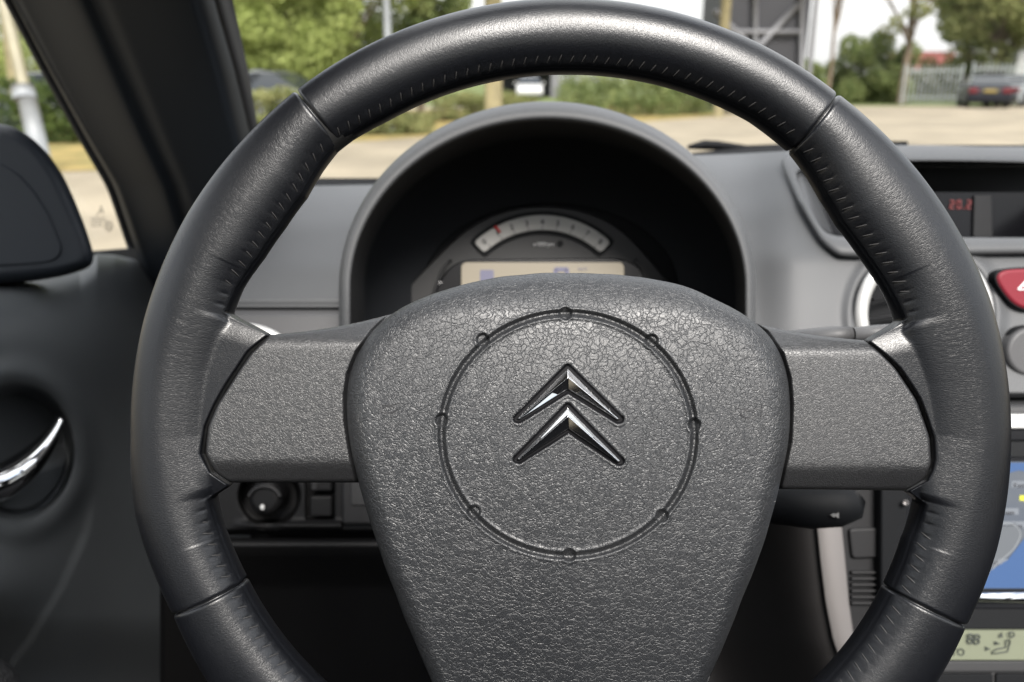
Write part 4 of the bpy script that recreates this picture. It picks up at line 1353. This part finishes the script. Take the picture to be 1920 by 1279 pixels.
boxes('seat_back', M_seatl, seat, [(0.06, -0.62, 0.80, 0.50, 0.14, 0.66)], .04)  # unseen back, put in to block light from behind
#boxes('head_rest', M_seatl, seat, [(0.06, -0.62, 1.20, 0.26, 0.10, 0.18)], .03)

# ================================================================== OUTSIDE
M_bark = material('bark', (.11, .085, .06), .9, spec=.1, var=.3, vscale=12)
LEAF = {'bright': leaf_material('leaves_bright', (.24, .29, .085), (.40, .45, .17), .5), 'mid': leaf_material('leaves_mid', (.10, .135, .05), (.22, .25, .10), .35),
        'dark': leaf_material('leaves_dark', (.035, .055, .02), (.09, .12, .035), .25), 'olive': leaf_material('leaves_olive', (.13, .15, .06), (.25, .25, .11), .3)}
def leaves(centers, radii, n, size):
    """n small quads spread through ellipsoidal clumps, denser near their shells"""
    centers = np.asarray(centers, float); radii = np.asarray(radii, float)
    vol = radii.prod(1) ** (2 / 3)
    idx = rng.choice(len(centers), n, p=vol / vol.sum())
    dirs = rng.normal(size=(n, 3)); dirs /= np.linalg.norm(dirs, axis=1, keepdims=True)
    rad = rng.uniform(.35, 1.08, n) ** .6
    c = centers[idx] + dirs * radii[idx] * rad[:, None]
    a = rng.normal(size=(n, 3)); a /= np.linalg.norm(a, axis=1, keepdims=True)
    b = np.cross(a, rng.normal(size=(n, 3))); b /= np.linalg.norm(b, axis=1, keepdims=True)
    s1_ = size * rng.uniform(.6, 1.3, n)[:, None]; s2_ = s1_ * .6
    V = np.stack([c - a * s1_, c - b * s2_, c + a * s1_, c + b * s2_], 1).reshape(-1, 3)
    q = np.arange(n * 4).reshape(-1, 4)
    V[:, 2] = np.maximum(V[:, 2], 0.02)
    return V, q
def tree(name, label, px, Y, h, crown_w, crown_lo, kind='mid', n=9000, leaf=.07, trunk=.12, group=None, lean=0, nclump=26, cat='tree', density=1.0):
    b = at_y(px, Y)
    t = thing(name, label, cat, b, group)
    top = b + np.array([lean, 0, h * .8])
    pts = [b + (0, 0, -.1), b + (lean * .2 + .03, 0, h * .25), b + (lean * .55 - .04, .05, h * .5), top]
    parts = [tube_mesh('t', np.array(pts), [trunk, trunk * .8, trunk * .6, trunk * .25], 10)]
    r_ = np.random.default_rng(int(abs(px) * 13 + Y * 7))
    cs_, rs_ = [], []
    for k in range(nclump):
        zz = crown_lo + (h - crown_lo) * r_.uniform(0, 1)
        env = math.sin(math.pi * min(1, max(0.12, (zz - crown_lo) / (h - crown_lo) * .85 + .15))) ** .6
        ang = r_.uniform(0, 2 * math.pi); rr = crown_w * env * math.sqrt(r_.uniform(0.05, 1))
        c = b + np.array([rr * math.cos(ang) + lean * zz / h, rr * math.sin(ang), zz])
        cs_.append(c); s_ = crown_w * r_.uniform(.20, .42) * density; rs_.append((s_, s_, s_ * .75))
        if k % 2 == 0:
            zb = max(crown_lo * .6, zz * .55)
            p0 = b + np.array([lean * zb / h, 0, zb])
            parts.append(tube_mesh('b', np.array([p0, (p0 + c) / 2 + (0, 0, .12), c]), [trunk * .42, trunk * .25, trunk * .08], 6))
    V, q, t_ = join(parts)
    link('trunk', fast_mesh('trunk', V, q, t_), M_bark, t)
    V, q = leaves(cs_, rs_, n, leaf)
    link('crown', fast_mesh('crown', V, q, None, False), LEAF[kind], t)
    return t
def hedge(name, label, p0, p1, h, depth, kind, n, cat='hedge', group=None, rough=.25, leaf=.05):
    p0, p1 = np.array(p0, float), np.array(p1, float)
    L_ = np.linalg.norm(p1 - p0)
    k = max(4, int(L_ / .45))
    cs_, rs_ = [], []
    for i in range(k):
        for lay in range(3):
            c = p0 + (p1 - p0) * ((i + rng.uniform(.2, .8)) / k)
            hh = h * (1 + rough * rng.normal() * .5)
            cs_.append(c + np.array([0, rng.uniform(-.3, .3) * depth, hh * (lay + .5) / 3]))
            rs_.append((.36 + .1 * rng.random(), depth * .55, hh / 3 * .75))
    V, q = leaves(cs_, rs_, n, leaf)
    m = thing(name, label, cat, tuple((p0 + p1) / 2), group)
    link('foliage', fast_mesh('foliage', V, q, None, False), LEAF[kind], m)
    # woody inside
    st_ = []
    for i in range(k):
        c = p0 + (p1 - p0) * ((i + .5) / k)
        V, q, t_ = tube_mesh('s', np.array([c, c + (rng.normal() * .1, rng.normal() * .1, h * .8)]), [.03, .01], 5)
        link('stem', fast_mesh('stem', V, q, t_), M_bark, m)
    return m

# grass verges (flat sheets on the paving)
def poly_sheet(name, mat, pts, z):
    V = np.array([(x, y, z) for x, y in pts]); n = len(V)
    c = V.mean(0); V = np.concatenate([V, [c]])
    tri = [(i, (i + 1) % n, n) for i in range(n)]
    ob = link(name, fast_mesh(name, V, None, tri, False), mat); ob['kind'] = 'structure'
    return ob
gl = lambda px, py: G(px, py)[:2]
poly_sheet('grass_verge', M_verge, [gl(-700, 330), gl(0, 325), gl(300, 318), gl(640, 268), gl(900, 250), gl(1300, 222), gl(1500, 202), gl(1500, 190), gl(900, 205), gl(200, 210), gl(-700, 215)], .008)

# hedges
hedge('hedge', 'dark clipped hedge behind the pale pole beyond the side glass', G(-420, 262), G(235, 268), 1.02, .9, 'dark', 16000)
hedge('hedge', 'olive hedge seen through the windscreen beside the pillar', G(330, 262), G(800, 250), .86, .9, 'olive', 16000)
hedge('hedge', 'grey green hedge between the wheel rim and the instrument hood', G(820, 228), G(1000, 222), .75, .9, 'olive', 5000)
hedge('hedge', 'green hedge beyond the yellow post under the wheel rim', G(1050, 222), G(1330, 214), 1.3, 1.0, 'mid', 12000)
hedge('bush', 'large rounded bush left of the metal fence', G(1570, 193), G(1690, 193), 2.75, 2.2, 'mid', 20000, 'bush', rough=.3, leaf=.08)
hedge('bush', 'low bush beside the white corner of the dark building', G(1490, 193), G(1570, 192), 1.9, 1.5, 'mid', 7000, 'bush', leaf=.08)
hedge('bush', 'shrub row growing behind the metal fence', G(1690, 187), G(1960, 187), 2.1, 1.6, 'olive', 18000, 'bush', rough=.3, leaf=.08)

# trees
tree('tree', 'bright green tree beyond the side glass', 60, 23, 6, 2.6, 1.0, 'bright', 24000, .065, nclump=60)
tree('tree', 'bright green tree nearest the windscreen pillar', 520, 23, 6, 2.0, .9, 'bright', 26000, .065, nclump=60)
tree('tree', 'leafy tree just left of the pale lamp post', 665, 23.5, 6, 2.0, .9, 'bright', 24000, .065, nclump=60)
tree('tree', 'darker tree behind the pale lamp post', 790, 26, 6.5, 1.5, 1.0, 'mid', 16000, .08, nclump=50)
tree('tree', 'broad far tree filling the gap between the bright ones', 590, 29, 8, 3.6, 1.0, 'mid', 26000, .10, nclump=70)
tree('tree', 'far dark tree crown on the skyline beyond the windscreen pillar', 420, 28, 8, 3.2, 1.2, 'mid', 18000, .10, nclump=60)
tree('tree', 'thin young tree with a bare stem next to the dark building', 1549, 38, 8, 1.0, 5.0, 'mid', 1500, .09, .09)
tree('tree', 'slender tree with a straight trunk rising behind the big bush', 1688, 44, 11, 2.4, 3.3, 'olive', 5200, .10, .2, nclump=44, density=.7)
tree('tree', 'full green tree over the parked cars', 1860, 47, 9, 3.3, 2.2, 'olive', 24000, .11, .3, nclump=60)
tree('tree', 'darker green tree standing behind the metal fence', 1800, 52, 7.5, 2.0, 1.8, 'mid', 16000, .11, .25, nclump=50)

# poles
M_pole = material('pale_pole_paint', (.17, .18, .185), .5, var=.1, vscale=4)
M_polec = material('cream_pole', (.20, .18, .115), .5, var=.1, vscale=4)
M_wood = material('yellow_post', (.15, .125, .06), .8, var=.2, vscale=6)
def post(name, label, cat, pts, rad, mat, extras=None):
    t = thing(name, label, cat, pts[0])
    tube('shaft', mat, t, pts, rad, 16)
    return t
b = G(84, 320)
yb_ = b[1]
t = thing('lamp_post', 'cream and pale grey post with a clamp beyond the side glass', 'post', b)
tp = lambda px, py: P(px, py, (yb_ * math.cos(PITCH) + .6 * math.sin(PITCH)))
dpo = yb_ * math.cos(PITCH)
tube('shaft', M_polec, t, [P(84, 325, dpo), P(42, 150, dpo), P(6, 0, dpo), P(-25, -130, dpo)], [.075, .075, .07, .07], 16)
tube('sleeve', M_pole, t, [P(82, 318, dpo - .05), P(46, 165, dpo - .05)], [.115, .115], 16)
tube('clamp', M_pole, t, [P(47, 186, dpo - .06), P(42, 163, dpo - .06)], [.14, .14], 16)
b = G(30, 250)
dpo = b[1] * math.cos(PITCH)
post('post', 'yellow wooden post behind the cream lamp post', 'post', [P(38, 262, dpo), P(24, 130, dpo), P(8, 0, dpo), P(-6, -120, dpo)], .13, M_wood)
b = at_y(735, 19)
post('lamp_post', 'slim pale lamp post in front of the green trees', 'post', [b, b + (0, 0, 3), b + (0, 0, 6)], [.085, .075, .06], M_pole)
b = at_y(926, 17)
post('post', 'yellow wooden post between the rim and the instrument hood', 'post', [b, b + (0, 0, 2), b + (0, 0, 4.5)], .17, M_wood)
b = at_y(1346, 28)
post('post', 'brown timber post at the edge of the dark building', 'post', [b, b + (0, 0, 3), b + (0, 0, 7)], .16, M_wood)

# dark building with pale bracing
M_clad = material('dark_cladding', (.014, .014, .017), .6, var=.1, vscale=1.5)
M_steel = material('pale_steel', (.13, .13, .135), .5)
BY = 31.0
bx0, bx1 = at_y(1352, BY)[0], at_y(1503, BY)[0]
bl = thing('dark_building', 'dark clad building with pale steel cross bracing beyond the rim', 'building', ((bx0 + bx1) / 2, BY, 0))
boxes('wall', M_clad, bl, [((bx0 + bx1) / 2 - .0, BY + 2.2, 3.5, bx1 - bx0, 4, 7)])
def beam(p0, p1, w_=.16, name='brace', m=M_steel):
    return tube(name, m, bl, [p0, p1], [w_ / 2, w_ / 2], 4)
dep = BY * math.cos(PITCH)
def BP(px, py, off=0): return P(px, py, (BY - off) / (math.cos(PITCH) + (639.5 - py) / F * math.sin(PITCH)))
for (a_, b2, w_) in (((1498, 8), (1420, 90), .28), ((1424, 90), (1340, 180), .28), ((1340, 20), (1420, 100), .28), ((1416, -60), (1416, 170), .24), ((1352, 60), (1500, 60), .22), ((1503, -60), (1503, 175), .22), ((1352, 150), (1500, 150), .2)):
    beam(BP(*a_), BP(*b2), w_ * .8)
boxes('downpipe', M_steel, bl, [(at_y(1511, BY)[0], BY + .1, 3.5, .14, .14, 7)])
# far dark shed under the rim with a white van front
SY = 60.0
sx0, sx1 = at_y(938, SY)[0], at_y(1046, SY)[0]
sh = thing('open_shed', 'dark open shed seen in the gap under the wheel rim', 'shed', ((sx0 + sx1) / 2, SY, 0))
boxes('roof', M_clad, sh, [((sx0 + sx1) / 2, SY + 2, 2.6, sx1 - sx0 + .4, 4.4, 1.6)])
boxes('back_wall', M_clad, sh, [((sx0 + sx1) / 2, SY + 4, 1.0, sx1 - sx0 + .2, .2, 2.0)])
boxes('column', M_steel, sh, [(at_y(1041, SY)[0], SY, .9, .6, .4, 1.8)])

M_sil = material('silver_paint', (.15, .16, .165), .35, coat=.3)
M_wht = material('white_paint', (.36, .36, .35), .35, coat=.5)
M_blk = material('black_paint', (.006, .007, .011), .35, spec=.3)
M_cglass = material('car_glass', (.02, .024, .028), .06)
M_tyre = material('tyre', (.015, .015, .015), .8)
M_tail = material('tail_light', (.10, .008, .012), .25)
M_plate = material('yellow_plate', (.20, .145, .03), .5)
def car(name, label, px, Y, rot, paint, L_=4.2, W_=1.72, H_=1.42, group='parked cars', base=None):
    b = at_y(px, Y)
    t = thing(name, label, 'car', b, group)
    t.rotation_euler = (0, 0, rot)
    # side profile (y along the car, z), rear at y = -L/2
    h = H_
    prof = [(-L_ / 2, .28), (-L_ / 2 - .02, .55), (-L_ / 2 + .05, .88), (-L_ / 2 + .45, .96), (L_ / 2 - 1.1, .93), (L_ / 2 - .35, .78), (L_ / 2, .62), (L_ / 2 + .03, .4), (L_ / 2 - .02, .22), (-L_ / 2 + .1, .2)]
    roof = [(-L_ / 2 + .35, .95), (-L_ / 2 + .95, h - .06), (-L_ / 2 + 1.5, h), (-.0, h), (.55, h - .06), (L_ / 2 - 1.0, .93)]
    def prism(name_, pr_, hw0, hw1, mat, par, zsplit=None):
        bm = bmesh.new()
        Lr, Rr = [], []
        zs = [p_[1] for p_ in pr_]
        for (y, z) in pr_:
            f = (z - min(zs)) / (max(zs) - min(zs))
            hw = hw0 + (hw1 - hw0) * f
            Lr.append(bm.verts.new((-hw, y, z))); Rr.append(bm.verts.new((hw, y, z)))
        bm.faces.new(Lr); bm.faces.new(Rr[::-1])
        n = len(pr_)
        for i in range(n):
            bm.faces.new((Lr[i], Rr[i], Rr[(i + 1) % n], Lr[(i + 1) % n]))
        bmesh.ops.recalc_face_normals(bm, faces=bm.faces)
        me = bpy.data.meshes.new(name_); bm.to_mesh(me); bm.free()
        ob = link(name_, me, mat, par, world=False)
        m = ob.modifiers.new('bevel', 'BEVEL'); m.width = .06; m.segments = 3
        return ob
    body = prism('body', prof, W_ / 2, W_ / 2 - .04, paint, t)
    prism('glasshouse', roof, W_ / 2 - .08, W_ / 2 - .26, M_cglass, t)
    rf = [(-L_ / 2 + .93, h - .05), (-L_ / 2 + 1.5, h + .015), (0, h + .015), (.56, h - .05), (0, h - .03), (-L_ / 2 + 1.5, h - .03)]
    prism('roof', rf, W_ / 2 - .22, W_ / 2 - .26, paint, t)
    def lb(name_, m, spec, par=None, rotz=0):
        ob = boxes(name_, m, None, [spec], .01)
        ob.parent = par or t
        return ob
    for s_ in (-1, 1):
        lb('tail_light', M_tail, (s_ * (W_ / 2 - .22), -L_ / 2 + .0, .74, .36, .12, .2))
        for yy in (-L_ / 2 + .75, L_ / 2 - .8):
            V, q, t_ = tube_mesh('w', np.array([[s_ * (W_ / 2 - .2), yy, .31], [s_ * (W_ / 2 + .01), yy, .31]]), [.31, .31], 24)
            link('wheel', fast_mesh('wheel', V, q, t_, False), M_tyre, t, world=False)
    lb('number_plate', M_plate, (0, -L_ / 2 - .04, .72, .52, .04, .13))
    lb('bumper', M_blk if paint is M_blk else M_rubber, (0, -L_ / 2 - .03, .38, W_ - .1, .12, .16))
    for s_ in (-1, 1):
        lb('wing_mirror', paint, (s_ * (W_ / 2 + .07), .55, .98, .16, .1, .12))
    return t
car('parked_car', 'black car with red tail lights and a yellow plate by the fence', 1840, 39, R(-22), M_blk)
car('parked_car', 'silver car half hidden beyond the black one', 1903, 41, R(-50), M_sil)
car('parked_car', 'silver car whose roof shows over the olive hedge', 520, 20.5, R(80), M_sil, H_=1.36, L_=2.6)
car('parked_car', 'silver car roof showing above the clipped hedge beyond the side glass', 105, 20.5, R(85), M_sil, H_=1.32, L_=3.6)
car('parked_car', 'white car parked inside the dark shed', 992, 58, R(180), M_wht)

# palisade fence
M_fence = material('galvanised_steel', (.24, .26, .25), .6)
FY = 43.0
fx0, fx1 = at_y(1690, FY)[0], at_y(1796, FY)[0]
def fence(label, x0, x1, y0, y1, h):
    t = thing('metal_fence', label, 'fence', (x0, y0, 0), 'metal fences behind the parking')
    n = int((x1 - x0) / .19)
    parts = []
    for i in range(n + 1):
        f = i / n
        x, y = x0 + (x1 - x0) * f, y0 + (y1 - y0) * f
        parts.append((x, y, h / 2, .04, .02, h))
    boxes('pales', M_fence, t, parts)
    for zz in (.35, h - .25):
        boxes('rail', M_fence, t, [((x0 + x1) / 2, (y0 + y1) / 2 + .04, zz, math.hypot(x1 - x0, y1 - y0), .04, .06, math.atan2(y1 - y0, x1 - x0))])
    for x, y in ((x0, y0), (x1, y1)):
        boxes('fence_post', M_fence, t, [(x, y + .06, h / 2 + .03, .09, .09, h + .06)])
fence('pale metal fence beside the large bush', fx0, fx1, FY, FY, 1.85)
fence('taller metal fence standing behind the parked cars', fx1 + .3, at_y(1990, 42)[0], 42.6, 42, 1.95)
# far red roofed house
hy = 80
hx = at_y(1733, hy)[0]
hs_ = thing('house', 'distant white house with a red roof between the tree trunks', 'house', (hx, hy, 0))
M_rr = material('red_roof', (.17, .05, .045), .8, var=.2, vscale=3)
boxes('wall', M_wht, hs_, [(hx, hy + 2, 1.0, 3.6, 4, 2.0)])
boxes('roof', M_rr, hs_, [(hx, hy + 2, 2.9, 4.4, 4.4, 1.5)])
# white gable far right
wx = at_y(1912, 45)[0]
gb = thing('white_building', 'plain white building corner behind the full green tree', 'building', (wx + 1, 45, 0))
boxes('wall', M_wht, gb, [(wx + .9, 47, 1.3, 2.2, 3, 2.6)])
